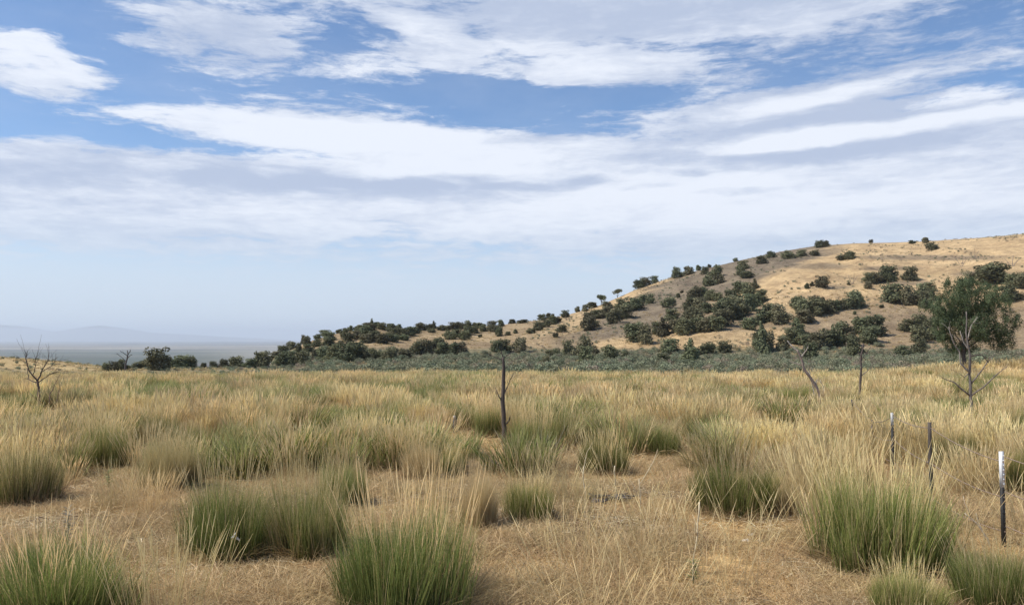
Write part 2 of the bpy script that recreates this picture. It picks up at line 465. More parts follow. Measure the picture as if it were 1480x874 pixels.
# scatter through geometry nodes (only for the uncountable stuff)
def scatter(name, P, rz, scl, idx, variants, kind='stuff', tilt=None):
    coll = bpy.data.collections.new(name + '_sources')
    for k, (me, mat) in enumerate(variants):
        o = bpy.data.objects.new('%s_source_%02d' % (name, k), me); me.materials.clear(); me.materials.append(mat)
        coll.objects.link(o)
    me = bpy.data.meshes.new(name); me.vertices.add(len(P)); me.vertices.foreach_set('co', np.asarray(P, np.float32).ravel())
    rot = np.zeros((len(P), 3), np.float32); rot[:, 2] = rz
    if tilt is not None: rot[:, :2] = tilt
    a = me.attributes.new('rot', 'FLOAT_VECTOR', 'POINT'); a.data.foreach_set('vector', rot.ravel())
    s3 = np.asarray(scl, np.float32)
    if s3.ndim == 1: s3 = np.repeat(s3[:, None], 3, 1)
    a = me.attributes.new('scl', 'FLOAT_VECTOR', 'POINT'); a.data.foreach_set('vector', s3.ravel())
    a = me.attributes.new('idx', 'INT', 'POINT'); a.data.foreach_set('value', np.asarray(idx, np.int32))
    o = bpy.data.objects.new(name, me); C.objects.link(o); o['kind'] = kind
    nt = bpy.data.node_groups.new(name + '_nodes', 'GeometryNodeTree')
    nt.interface.new_socket('Geometry', in_out='INPUT', socket_type='NodeSocketGeometry')
    nt.interface.new_socket('Geometry', in_out='OUTPUT', socket_type='NodeSocketGeometry')
    gi = nt.nodes.new('NodeGroupInput'); go = nt.nodes.new('NodeGroupOutput')
    ci = nt.nodes.new('GeometryNodeCollectionInfo'); ci.inputs[0].default_value = coll
    ci.inputs['Separate Children'].default_value = True; ci.inputs['Reset Children'].default_value = True
    ip = nt.nodes.new('GeometryNodeInstanceOnPoints'); ip.inputs['Pick Instance'].default_value = True
    def attr(nm, typ):
        n = nt.nodes.new('GeometryNodeInputNamedAttribute'); n.data_type = typ; n.inputs['Name'].default_value = nm
        return n.outputs[0]
    nt.links.new(gi.outputs[0], ip.inputs['Points']); nt.links.new(ci.outputs[0], ip.inputs['Instance'])
    nt.links.new(attr('idx', 'INT'), ip.inputs['Instance Index'])
    nt.links.new(attr('rot', 'FLOAT_VECTOR'), ip.inputs['Rotation'])
    nt.links.new(attr('scl', 'FLOAT_VECTOR'), ip.inputs['Scale'])
    nt.links.new(ip.outputs[0], go.inputs[0])
    md = o.modifiers.new('scatter', 'NODES'); md.node_group = nt
    return o

# ------------------------------------------------------------------ the named bunchgrasses
# (px, base py, width px, top py, kind, label)
G_ = 'green bunchgrasses in the meadow'
CL = [
 (600, 905, 228, 742, 'g', 'largest deep green bunchgrass, at the bottom centre of the photo'),
 (335, 812, 150, 700, 'g', 'deep green bunchgrass with a tiny white scrap caught in it'),
 (448, 808, 130, 700, 'o', 'olive green bunchgrass with straw coloured base touching the deep green clump on its left'),
 (1057, 748, 135, 668, 'g', 'compact dark green bunchgrass alone on bare tan ground right of centre'),
 (1262, 835, 205, 700, 'y', 'widest yellow green bunchgrass, in front of the wire fence posts'),
 (1432, 892, 140, 808, 'g', 'green bunchgrass at the foot of the white tipped fence post'),
 (85, 925, 250, 805, 'y', 'broad yellow green bunchgrass filling the bottom left corner'),
 (1300, 900, 110, 855, 'y', 'low yellow green bunchgrass at the bottom edge between two green clumps'),
 (42, 733, 112, 652, 'd', 'dark olive bunchgrass at the left edge with straw fringe'),
 (158, 680, 88, 615, 'o', 'olive bunchgrass behind the small bare patch on the left'),
 (250, 713, 85, 640, 'b', 'brown dried bunchgrass with pinkish straw base on the left'),
 (88, 641, 40, 605, 'd', 'small dark green bunchgrass just right of the little bare tree'),
 (608, 697, 58, 648, 'b', 'narrow grey brown bunchgrass standing alone behind the largest green one'),
 (522, 650, 78, 608, 'b', 'brown olive bunchgrass in the straw behind the olive clump'),
 (866, 686, 86, 640, 'g', 'dark green bunchgrass with pale blades leaning over to the right'),
 (772, 659, 72, 604, 'g', 'dark green bunchgrass right of the tall bare pole'),
 (706, 632, 48, 590, 'g', 'small dark green bunchgrass touching the left side of the tall bare pole'),
 (952, 660, 70, 622, 'g', 'low rounded green bunchgrass, last on the right of the middle row'),
 (852, 645, 66, 605, 'o', 'olive green bunchgrass behind the one with leaning pale blades'),
 (762, 756, 78, 700, 'y', 'yellow green tufted bunchgrass right of the grey tumbleweed'),
 (1374, 684, 76, 628, 'd', 'dark green bunchgrass under the slender dead tree'),
 (478, 584, 42, 560, 'o', 'small olive bunchgrass far out in straw left of centre'),
 (1185, 662, 56, 628, 'y', 'small bright green bunchgrass in the straw left of the fence'),
 (1220, 604, 56, 566, 'd', 'dark bunchgrass at the foot of the slim burnt trunk'),
 (1455, 645, 62, 595, 'o', 'olive bunchgrass at the right edge behind the slender dead tree'),
 (1462, 715, 60, 650, 'o', 'olive bunchgrass at the right edge behind the white tipped post'),
 (235, 645, 60, 600, 'o', 'olive bunchgrass behind the brown dried clump'),
 (400, 640, 56, 605, 'b', 'brown olive bunchgrass left of the brown olive clump in straw'),
 (30, 640, 60, 590, 'o', 'pale olive bunchgrass at the left edge beyond the dark olive one'),
 (500, 735, 70, 665, 'o', 'loose olive bunchgrass behind and right of the olive clump pair'),
 (690, 770, 70, 690, 'b', 'sparse reddish brown bunchgrass at the right shoulder of the largest green one'),
 (640, 606, 48, 575, 'o', 'olive bunchgrass left of the short dark post stub'),
 (580, 612, 50, 578, 'o', 'pale olive bunchgrass midway between far path and post stub'),
 (1040, 596, 60, 566, 'o', 'faint olive bunchgrass far out right of centre'),
 (1155, 590, 56, 560, 'y', 'yellow green bunchgrass left of the gnarled leaning snag'),
 (925, 640, 50, 608, 'o', 'small olive bunchgrass behind the low rounded green one'),
 (1130, 745, 44, 705, 'b', 'thin straw and olive bunchgrass at the right side of the compact dark one'),
 (130, 612, 44, 588, 'o', 'small olive bunchgrass beyond the little bare tree'),
 (1290, 640, 46, 600, 'b', 'brown olive bunchgrass behind the second fence post'),
 (655, 690, 40, 650, 'o', 'pale olive bunchgrass left of the grey tumbleweed'),
]
GREENV = {}
def green_variants(kind):
    if kind in GREENV: return GREENV[kind]
    p = dict(g=(1.0, .10), o=(.95, .2), y=(1.0, .10), d=(.92, .22), b=(.22, .6))[kind]
    L = []
    for k in range(3):
        sd = {'g': 100, 'o': 200, 'y': 300, 'd': 400, 'b': 500}[kind] + k
        bl = clump_mesh('leaf_blades_%s%d' % (kind, k), 3400, .66, .6, 1.0, .0085, p[0], sd, lean=.12, dead=p[1], droop=.13)
        st = stalks_mesh('seed_stalks_%s%d' % (kind, k), 150 if kind in 'gdy' else 190, .60, .5, 1.24, sd + 50, lean=.14, stemw=.0035, headw=.0095)
        bl.materials.append(M_green); st.materials.append(M_straw)
        L.append((bl, st))
    GREENV[kind] = L
    return L
clump_xy = []
for i, (px, py, w, top, kd, lab) in enumerate(CL):
    x, y, z = hit(px, py) if py < 2000 else None
    W = w / F * y; H = (py - top) / F * y
    # back row of the base sits behind the visible front edge
    y2 = y + W * .28; x = (px - 740) / F * y2; z = float(ground_h(x, y2))
    H = max(H * (1.08 if y < 12 else 1.18), .4)
    t = thing('bunchgrass', lab, 'bunchgrass', (x, y2, z), rs.uniform(0, 6.28), G_)
    # canopy is wider than the base: 2*(.6+.36*..)=~1.75 at unit scale
    t.scale = (W / 1.62, W / 1.62, H)
    bl, st = green_variants(kd)[i % 3]
    kids(t, 'leaf_blades', bl, M_green); kids(t, 'seed_stalks', st, M_straw)
    clump_xy.append((x, y2, W / 2))
clump_xy = np.array(clump_xy)
OPEN_ = [((p - 740) / F * y_, y_, w_) for p, y_, w_ in [(1443, 9.7, .30), (1340, 11.0, .30), (1287, 14.4, .65), (728, 18.9, .95), (1406, 22.5, .7), (57, 22.5, .7), (1242, 28.5, .8), (1186, 29, .9), (658, 21.5, .5), (885, 11.8, .4), (1163, 25, .6)]]
clear_xy = np.vstack([clump_xy, np.array(OPEN_)])

# ------------------------------------------------------------------ tall dry grass (stuff)
BARE = [(165, 712, 75, 22), (90, 770, 190, 32), (280, 840, 230, 40), (430, 850, 120, 40), (860, 700, 90, 18), (900, 690, 130, 22), (1040, 800, 220, 62),
        (820, 830, 190, 60), (1080, 700, 60, 25), (1120, 690, 60, 22), (780, 770, 90, 20), (560, 655, 60, 8), (430, 655, 40, 6), (1110, 630, 50, 10), (1000, 660, 50, 14), (710, 720, 60, 14),
        (150, 800, 200, 60), (360, 760, 60, 60), (1110, 830, 110, 60)]
def sample(n, ymin, ymax, spread=.92, power=1.0):
    u = rs.uniform(0, 1, n)
    y = np.sqrt(ymin ** 2 + u * (ymax ** 2 - ymin ** 2)) if power == 1 else ymin * (ymax / ymin) ** u
    x = rs.uniform(-spread, spread, n) * y
    return x, y
def density_tall(x, y):
    z = ground_h(x, y); px, py = project(x, y, z)
    b = blobs(px, py, BARE)
    n = (fbm(x / 1.7, y / 1.9, 201, 2) - .5) * 2; n2 = (fbm(x / 7, y / 7, 205, 3) - .5) * 2
    d = .30 + n * 2.0 + n2 * .7
    d = d * (1 - sst(b + .12 * n, .0, .16))
    d *= (1 - .96 * sst(py, 690, 765))
    d *= 1 - sst(y + n2 * 6 + 10*sst(px,1250,1480)*0, 66, 78)
    return np.clip(d, 0, 1), px, py
def away(x, y, f):
    # keep clear of each named clump, and of the strip of open ground in front of it
    u_ = x / y; cu = clear_xy[:, 0] / clear_xy[:, 1]
    side = np.abs(u_[:, None] - cu[None]) * clear_xy[None, :, 1] / clear_xy[None, :, 2]
    dep = (clear_xy[None, :, 1] - y[:, None]) / clear_xy[None, :, 2]
    front = np.any((side < .95) & (dep > 0) & (dep < 3.4), axis=1)
    dm = np.min(np.hypot(x[:, None] - clear_xy[None, :, 0], y[:, None] - clear_xy[None, :, 1]) / (clear_xy[None, :, 2] * f), axis=1)
    return (dm > 1) & ~front
tall_near = [(stalks_mesh('tallstraw%d' % k, 75, .34, .34, 1.0, 600 + k, lean=.18, stemw=.0045, headw=.017, hl=.22), M_straw) for k in range(4)]
tall_near += [(clump_mesh('strawblades%d' % k, 170, .26, .26, .5, .006, .0 + .10 * k, 620 + k, lean=.35, dead=.5, droop=.2), M_straw) for k in range(3)]
tall_far = [(stalks_mesh('farstraw%d' % k, 60, .55, .55, 1.0, 640 + k, lean=.16, stemw=.010, headw=.034, seg=5, hl=.30), M_straw) for k in range(3)]
tall_far += [(clump_mesh('farblades%d' % k, 120, .45, .45, .6, .016, .0 + .15 * k, 650 + k, lean=.3, droop=.2, seg=3, dead=.5), M_straw) for k in range(3)]
V_all = tall_near + tall_far
closest = [(stalks_mesh('closestraw%d' % k, 80, .34, .34, 1.0, 675 + k, lean=.22, stemw=.0032, headw=.0085, hl=.14), M_straw) for k in range(3)]
X, Y, I, S = [], [], [], []
x, y = sample(5200, 4.5, 24, .95); d, px, py = density_tall(x, y)
k = (rs.uniform(0, 1, len(x)) < d * 1.05) & away(x, y, 1.25); x, y = x[k], y[k]
X.append(x); Y.append(y); I.append(np.where(rs.uniform(0, 1, len(x)) < .62, rs.randint(0, 4, len(x)), rs.randint(4, 7, len(x)))); S.append(rs.uniform(.5, 1.05, len(x)))
x, y = sample(15500, 24, 78, .9); d, px, py = density_tall(x, y)
k = (rs.uniform(0, 1, len(x)) < d) & away(x, y, 1.2); x, y = x[k], y[k]
X.append(x); Y.append(y); I.append(7 + np.where(rs.uniform(0, 1, len(x)) < .6, rs.randint(0, 3, len(x)), rs.randint(3, 6, len(x)))); S.append(rs.uniform(.5, 1.1, len(x)))
# lone flowering stems standing over the bare foreground
x, y = sample(2400, 6, 15, .9); z = ground_h(x, y); px, py = project(x, y, z)
k = (blobs(px, py, [(930, 850, 190, 110), (1210, 740, 120, 60), (840, 740, 100, 40), (1400, 760, 120, 60)]) > .05) & (rs.uniform(0, 1, len(x)) < .5) & away(x, y, .8)
thin = (stalks_mesh('thinstems', 9, .22, .22, 1.0, 671, lean=.5, stemw=.004, headw=.010), M_straw)
thin2 = (stalks_mesh('thinstems2', 6, .25, .25, 1.0, 672, lean=.6, stemw=.004, headw=.010), M_straw)
V_all += [thin, thin2] + closest
X.append(x[k]); Y.append(y[k]); I.append(13 + rs.randint(0, 2, k.sum())); S.append(rs.uniform(.45, .95, k.sum()))
X = np.concatenate(X); Y = np.concatenate(Y); I = np.concatenate(I); S = np.concatenate(S)
I = np.where((I < 4) & (Y < 12.5), 15 + I % 3, I)
S = S * (.85 + .3 * fbm(X / 4, Y / 4, 222, 2))
wx = rs.uniform(.9, 1.25, len(X))
scatter('tall_dry_grass', np.stack([X, Y, ground_h(X, Y)], 1), rs.uniform(0, 6.28, len(X)), np.stack([S * wx, S * wx, S], 1), I, V_all)

# mid-field green tufts too many to count (stuff)
x, y = sample(3200, 14, 74, .9); z = ground_h(x, y); px, py = project(x, y, z)
g = fbm(x / 3.5, y / 4.5, 231, 3)
k = (rs.uniform(0, 1, len(x)) < sst(g, .44, .54) * .95) & away(x, y, 1.1) & (blobs(px, py, BARE) < 0.02)
x, y = x[k], y[k]
gv = [(clump_mesh('farbunch%d' % q, 420, .5, .45, .95, .02, [1, .8, 1, .6][q], 660 + q, lean=.26, droop=.2, seg=3, dead=.3), M_green) for q in range(4)]
sx = rs.uniform(.6, 1.4, len(x))
scatter('green_grass', np.stack([x, y, ground_h(x, y)], 1), rs.uniform(0, 6.28, len(x)), np.stack([sx, sx, sx ** .5 * .98], 1), rs.randint(0, 4, len(x)), gv)

# short matted dry grass over the near ground (stuff)
def short_mesh(name, n, r0, h, w, seed, tone):
    r = np.random.RandomState(seed)
    th = r.uniform(0, 6.28, n); q = np.sqrt(r.uniform(0, 1, n)) * r0
    base = np.stack([q * np.cos(th), q * np.sin(th), np.full(n, -.01)], 1)
    d = r.normal(0, .75, (n, 3)); d[:, 2] = np.abs(d[:, 2]) * .6 + .35; d /= np.linalg.norm(d, axis=1, keepdims=True)
    t = r.uniform(0, 1, n)
    cb = lerp(np.array([.34, .235, .12]), np.array([.52, .38, .20]), t) * tone; ct = lerp(np.array([.50, .36, .185]), np.array([.76, .59, .34]), t) * tone
    acc = Acc(); acc.add(*strips(base, d, h * r.uniform(.4, 1.3, n), w * r.uniform(.7, 1.3, n), r.uniform(0, .7, n), cb, ct, seg=3, rs=r))
    return acc.mesh(name)
sv = [(short_mesh('mat%d' % q, 150, .30, [.07, .10, .14, .22][q], .0055, 680 + q, [1, .95, 1.03, 1][q]), M_straw) for q in range(4)]
sv += [(short_mesh('matfar%d' % q, 80, .5, [.14, .26][q], .014, 690 + q, 1), M_straw) for q in range(2)]
def litter_mesh(name, n, r0, seed, ca, cb_):
    r = np.random.RandomState(seed)
    base = np.stack([r.uniform(-r0, r0, n), r.uniform(-r0, r0, n), r.uniform(.005, .03, n)], 1)
    a = r.uniform(0, 6.28, n); d = np.stack([np.cos(a), np.sin(a), r.normal(0, .10, n)], 1); d /= np.linalg.norm(d, axis=1, keepdims=True)
    t = r.uniform(0, 1, n); c = lerp(np.array(ca), np.array(cb_), t)
    acc = Acc(); acc.add(*strips(base, d, r.uniform(.04, .22, n), r.uniform(.004, .011, n), np.zeros(n), c, c * 1.05, seg=2, taper=.4, rs=r))
    return acc.mesh(name)
lv = [(litter_mesh('litter%d' % q, 90, .4, 770 + q, *([[.55, .45, .28], [.85, .76, .55]] if q < 2 else [[.12, .08, .05], [.28, .19, .11]])), M_straw) for q in range(4)]
lx, ly = sample(3000, 4.3, 16, .8); kk = rs.uniform(0, 1, len(lx)) < sst(fbm(lx / 1.3, ly / 1.3, 261, 3), .38, .6); lx, ly = lx[kk], ly[kk]
scatter('straw_litter', np.stack([lx, ly, ground_h(lx, ly)], 1), rs.uniform(0, 6.28, len(lx)), rs.uniform(.7, 1.3, len(lx)), rs.randint(0, 4, len(lx)), lv)
x, y = sample(9500, 4.3, 17, .8)
n_ = fbm(x / 1.1, y / 1.1, 241, 3)
k = rs.uniform(0, 1, len(x)) < sst(n_, .3, .55) * .9 + .15; x, y = x[k], y[k]
ii = np.clip((fbm(x / 1.5, y / 1.5, 245, 2) * 1.3 + rs.uniform(-.35, .35, len(x))) * 4 - .6, 0, 3).astype(int)
x2, y2 = sample(6500, 17, 60, .85)
x = np.concatenate([x, x2]); y = np.concatenate([y, y2]); ii = np.concatenate([ii, rs.randint(4, 6, len(x2))])
s_ = rs.uniform(.7, 1.35, len(x))
scatter('short_dry_grass', np.stack([x, y, ground_h(x, y)], 1), rs.uniform(0, 6.28, len(x)), s_, ii, sv)

# ------------------------------------------------------------------ sagebrush (stuff)
def bush_mesh(name, n, seed, c0, c1, face=.09, flat=.6):
    r = np.random.RandomState(seed)
    L = r.uniform(-.4, .4, (5, 3)); L[:, 2] = r.uniform(.25, .5, 5) * flat / .6
    k = r.randint(0, 5, n); d = r.normal(0, 1, (n, 3)); d /= np.linalg.norm(d, axis=1, keepdims=True)
    P = L[k] + d * (.32 * r.uniform(.55, 1.1, n))[:, None]; P[:, 2] = np.maximum(P[:, 2] * flat / .6, .02)
    a = r.normal(0, 1, (n, 3)); a /= np.linalg.norm(a, axis=1, keepdims=True)
    b = np.cross(a, d + r.normal(0, .5, (n, 3))); b /= np.linalg.norm(b, axis=1, keepdims=True)
    s = face * r.uniform(.5, 1.2, n)[:, None]
    V = np.stack([P - a * s, P - b * s * .7, P + a * s, P + b * s * .7], 1).reshape(-1, 3)
    t = r.uniform(0, 1, n); c = np.repeat(lerp(np.array(c0), np.array(c1), t), 4, axis=0)
    return mesh_from(name, V, np.arange(4 * n).reshape(-1, 4), c)
sg = [(bush_mesh('sage%d' % q, 460, 700 + q, [.13, .145, .09], [.31, .325, .215], face=.06), M_sage) for q in range(3)]
sg += [(bush_mesh('drybrush%d' % q, 280, 710 + q, [.18, .155, .11], [.38, .33, .235], face=.055), M_sage) for q in range(2)]
x, y = sample(17000, 72, 205, .85); u, yf = uy(x, y)
px, py = project(x, y, surf(x, y))
dn = sst(y + 8 * (fbm(x / 8, y / 8, 250) - .5), 74, 86) * (.35 + .9 * sst(fbm(x / 9, y / 9, 251), .35, .6))
dn *= 1 - .82 * (1 - sst(u, 120, 420)) 
dn *= 1 - .75 * sst(u, 1230, 1400) * (1 - sst(y, 95, 120))
k = (rs.uniform(0, 1, len(x)) < dn) & ((py > 492 + 22 * fbm(x / 16, y / 16, 257, 3)) | (u < 400)); x, y = x[k], y[k]; u = u[k]
ii = np.where(rs.uniform(0, 1, len(x)) < .8, rs.randint(0, 3, len(x)), rs.randint(3, 5, len(x)))
ss = (.3 + 1.5 * rs.uniform(0, 1, len(x)) ** 2.5) * (.5 + .5 * sst(u, 300, 520))
# dry brush and small shrubs dotted over the hill
hx, hy = sample(20000, 190, 500, .8); hx = np.abs(hx) * np.sign(hx + .35 * hy); hz = surf(hx, hy); px, py = project(hx, hy, hz)
hu, _ = uy(hx, hy)
k = (hill_h(hx, hy) > ground_h(hx, hy)) & (hu > 400) & (rs.uniform(0, 1, len(hx)) < sst(fbm(hx / 22, hy / 22, 255), .4, .6) * .55)
hx, hy = hx[k], hy[k]
x = np.concatenate([x, hx]); y = np.concatenate([y, hy]); ii = np.concatenate([ii, np.where(rs.uniform(0, 1, len(hx)) < .35, rs.randint(0, 3, len(hx)), rs.randint(3, 5, len(hx)))])
ss = np.concatenate([ss, rs.uniform(.35, 1.1, len(hx))])
scatter('sagebrush_undergrowth', np.stack([x, y, surf(x, y) - .05], 1), rs.uniform(0, 6.28, len(x)), ss, ii, sg)
# dry grass tufts on the golden slopes and between the sage
x, y = sample(9000, 76, 260, .8); px, py = project(x, y, surf(x, y))
k = rs.uniform(0, 1, len(x)) < .6
x, y = x[k], y[k]
tv = [(clump_mesh('slopetuft%d' % q, 60, .5, .5, .5, .05, .05, 720 + q, lean=.7, seg=2, dead=.9), M_straw) for q in range(2)]
scatter('slope_dry_grass', np.stack([x, y, surf(x, y)], 1), rs.uniform(0, 6.28, len(x)), rs.uniform(.5, 1.1, len(x)), rs.randint(0, 2, len(x)), tv)

# ------------------------------------------------------------------ junipers
def juniper_crown(name, n, seed, face=.045, shape='round'):
    """unit crown: about 1 wide, 1 tall, foot at z=0"""
    r = np.random.RandomState(seed); L = []
    if shape == 'round':
        for q in range(16):
            a = r.uniform(0, 6.28); zz = r.uniform(.10, .84); rr = r.uniform(.12, .34) * math.sqrt(max(1 - (zz * .95) ** 2, .05))
            L.append((math.cos(a) * rr, math.sin(a) * rr, zz, r.uniform(.11, .19)))
        L.append((0, 0, .34, .33)); L.append((.03, -.03, .60, .27)); L.append((-.02, .03, .2, .33))
    elif shape == 'cone':
        for q in range(14):
            zz = (q + .5) / 14 * .85 + .08; a = r.uniform(0, 6.28); rr = r.uniform(0, .26) * (1.05 - zz)
            L.append((math.cos(a) * rr, math.sin(a) * rr, zz, .27 * (1.12 - zz)))
    else:
        for q in range(12):
            a = r.uniform(0, 6.28); rr = r.uniform(0, .32); zz = r.uniform(.52, .85)
            L.append((math.cos(a) * rr, math.sin(a) * rr, zz, r.uniform(.12, .19)))
        L.append((0, 0, .68, .24))
    L = np.array(L); w = L[:, 3] ** 2; k = r.choice(len(L), n, p=w / w.sum())
    d = r.normal(0, 1, (n, 3)); d /= np.linalg.norm(d, axis=1, keepdims=True)
    rad = L[k, 3] * (r.uniform(.35, 1.0, n) ** .5) * (1 + .18 * r.normal(0, 1, n) * (r.uniform(0, 1, n) > .7))
    P = L[k, :3] + d * rad[:, None]; P[:, 2] = np.clip(P[:, 2], .015, 1.1)
    nn = d + r.normal(0, .55, (n, 3)); nn /= np.linalg.norm(nn, axis=1, keepdims=True)
    a = np.cross(nn, r.normal(0, 1, (n, 3))); a /= np.linalg.norm(a, axis=1, keepdims=True); b = np.cross(nn, a)
    s = face * r.uniform(.5, 1.3, n)[:, None]
    V = np.stack([P - a * s, P - b * s * .6, P + a * s, P + b * s * .6], 1).reshape(-1, 3)
    lt = r.uniform(0, 1, len(L))[k] * .5 + r.uniform(0, 1, n) * .5
    c = lerp(np.array([.085, .088, .048]), np.array([.190, .190, .105]), lt)
    lo = np.percentile(V[:, :2], 3, axis=0); hi = np.percentile(V[:, :2], 97, axis=0)
    V[:, :2] = (V[:, :2] - (lo + hi) / 2) / (hi - lo).mean(); zt = np.percentile(V[:, 2], 98.5); V[:, 2] /= zt
    return mesh_from(name, V, np.arange(4 * n).reshape(-1, 4), np.repeat(c, 4, axis=0))
def juniper_trunk(name, seed, top=.6):
    r = np.random.RandomState(seed); acc = Acc(); c = np.array([.17, .13, .10])
    tube(acc, wobble((0, 0, -.06), (.03, 0, top), 7, .12, r), np.linspace(.05, .015, 7), c, 7, .15, r)
    for q in range(4):
        z0 = r.uniform(.15, .4); a = r.uniform(0, 6.28)
        tube(acc, wobble((0, 0, z0), (math.cos(a) * .25, math.sin(a) * .25, z0 + .3), 5, .15, r), np.linspace(.024, .008, 5), c, 5, .1, r)
    return acc.mesh(name)
JC = [juniper_crown('juniper_crown_mesh%d' % q, 1700, 800 + q) for q in range(5)]
JC += [juniper_crown('juniper_cone_mesh%d' % q, 1500, 810 + q, shape='cone') for q in range(2)]
JL = [juniper_crown('juniper_open_mesh%d' % q, 1100, 820 + q, shape='open') for q in range(2)]
JT = [juniper_trunk('juniper_trunk_mesh%d' % q, 830 + q) for q in range(3)]
def small_juniper(name, crown, seed):
    V = np.zeros(len(crown.vertices) * 3, np.float32); crown.vertices.foreach_get('co', V)
    c = np.zeros(len(crown.vertices) * 4, np.float32); crown.color_attributes['col'].data.foreach_get('color', c)
    acc = Acc(); acc.add(V.reshape(-1, 3), np.arange(len(V) // 3).reshape(-1, 4), c.reshape(-1, 4)[:, :3])
    return acc.mesh(name)
JS = [small_juniper('juniper_small_mesh%d' % q, juniper_crown('tmp%d' % q, 700, 840 + q, face=.09), q) for q in range(3)]
for me in JC + JL + JS: me.materials.append(M_jun)
for me in JT: me.materials.append(M_wood)

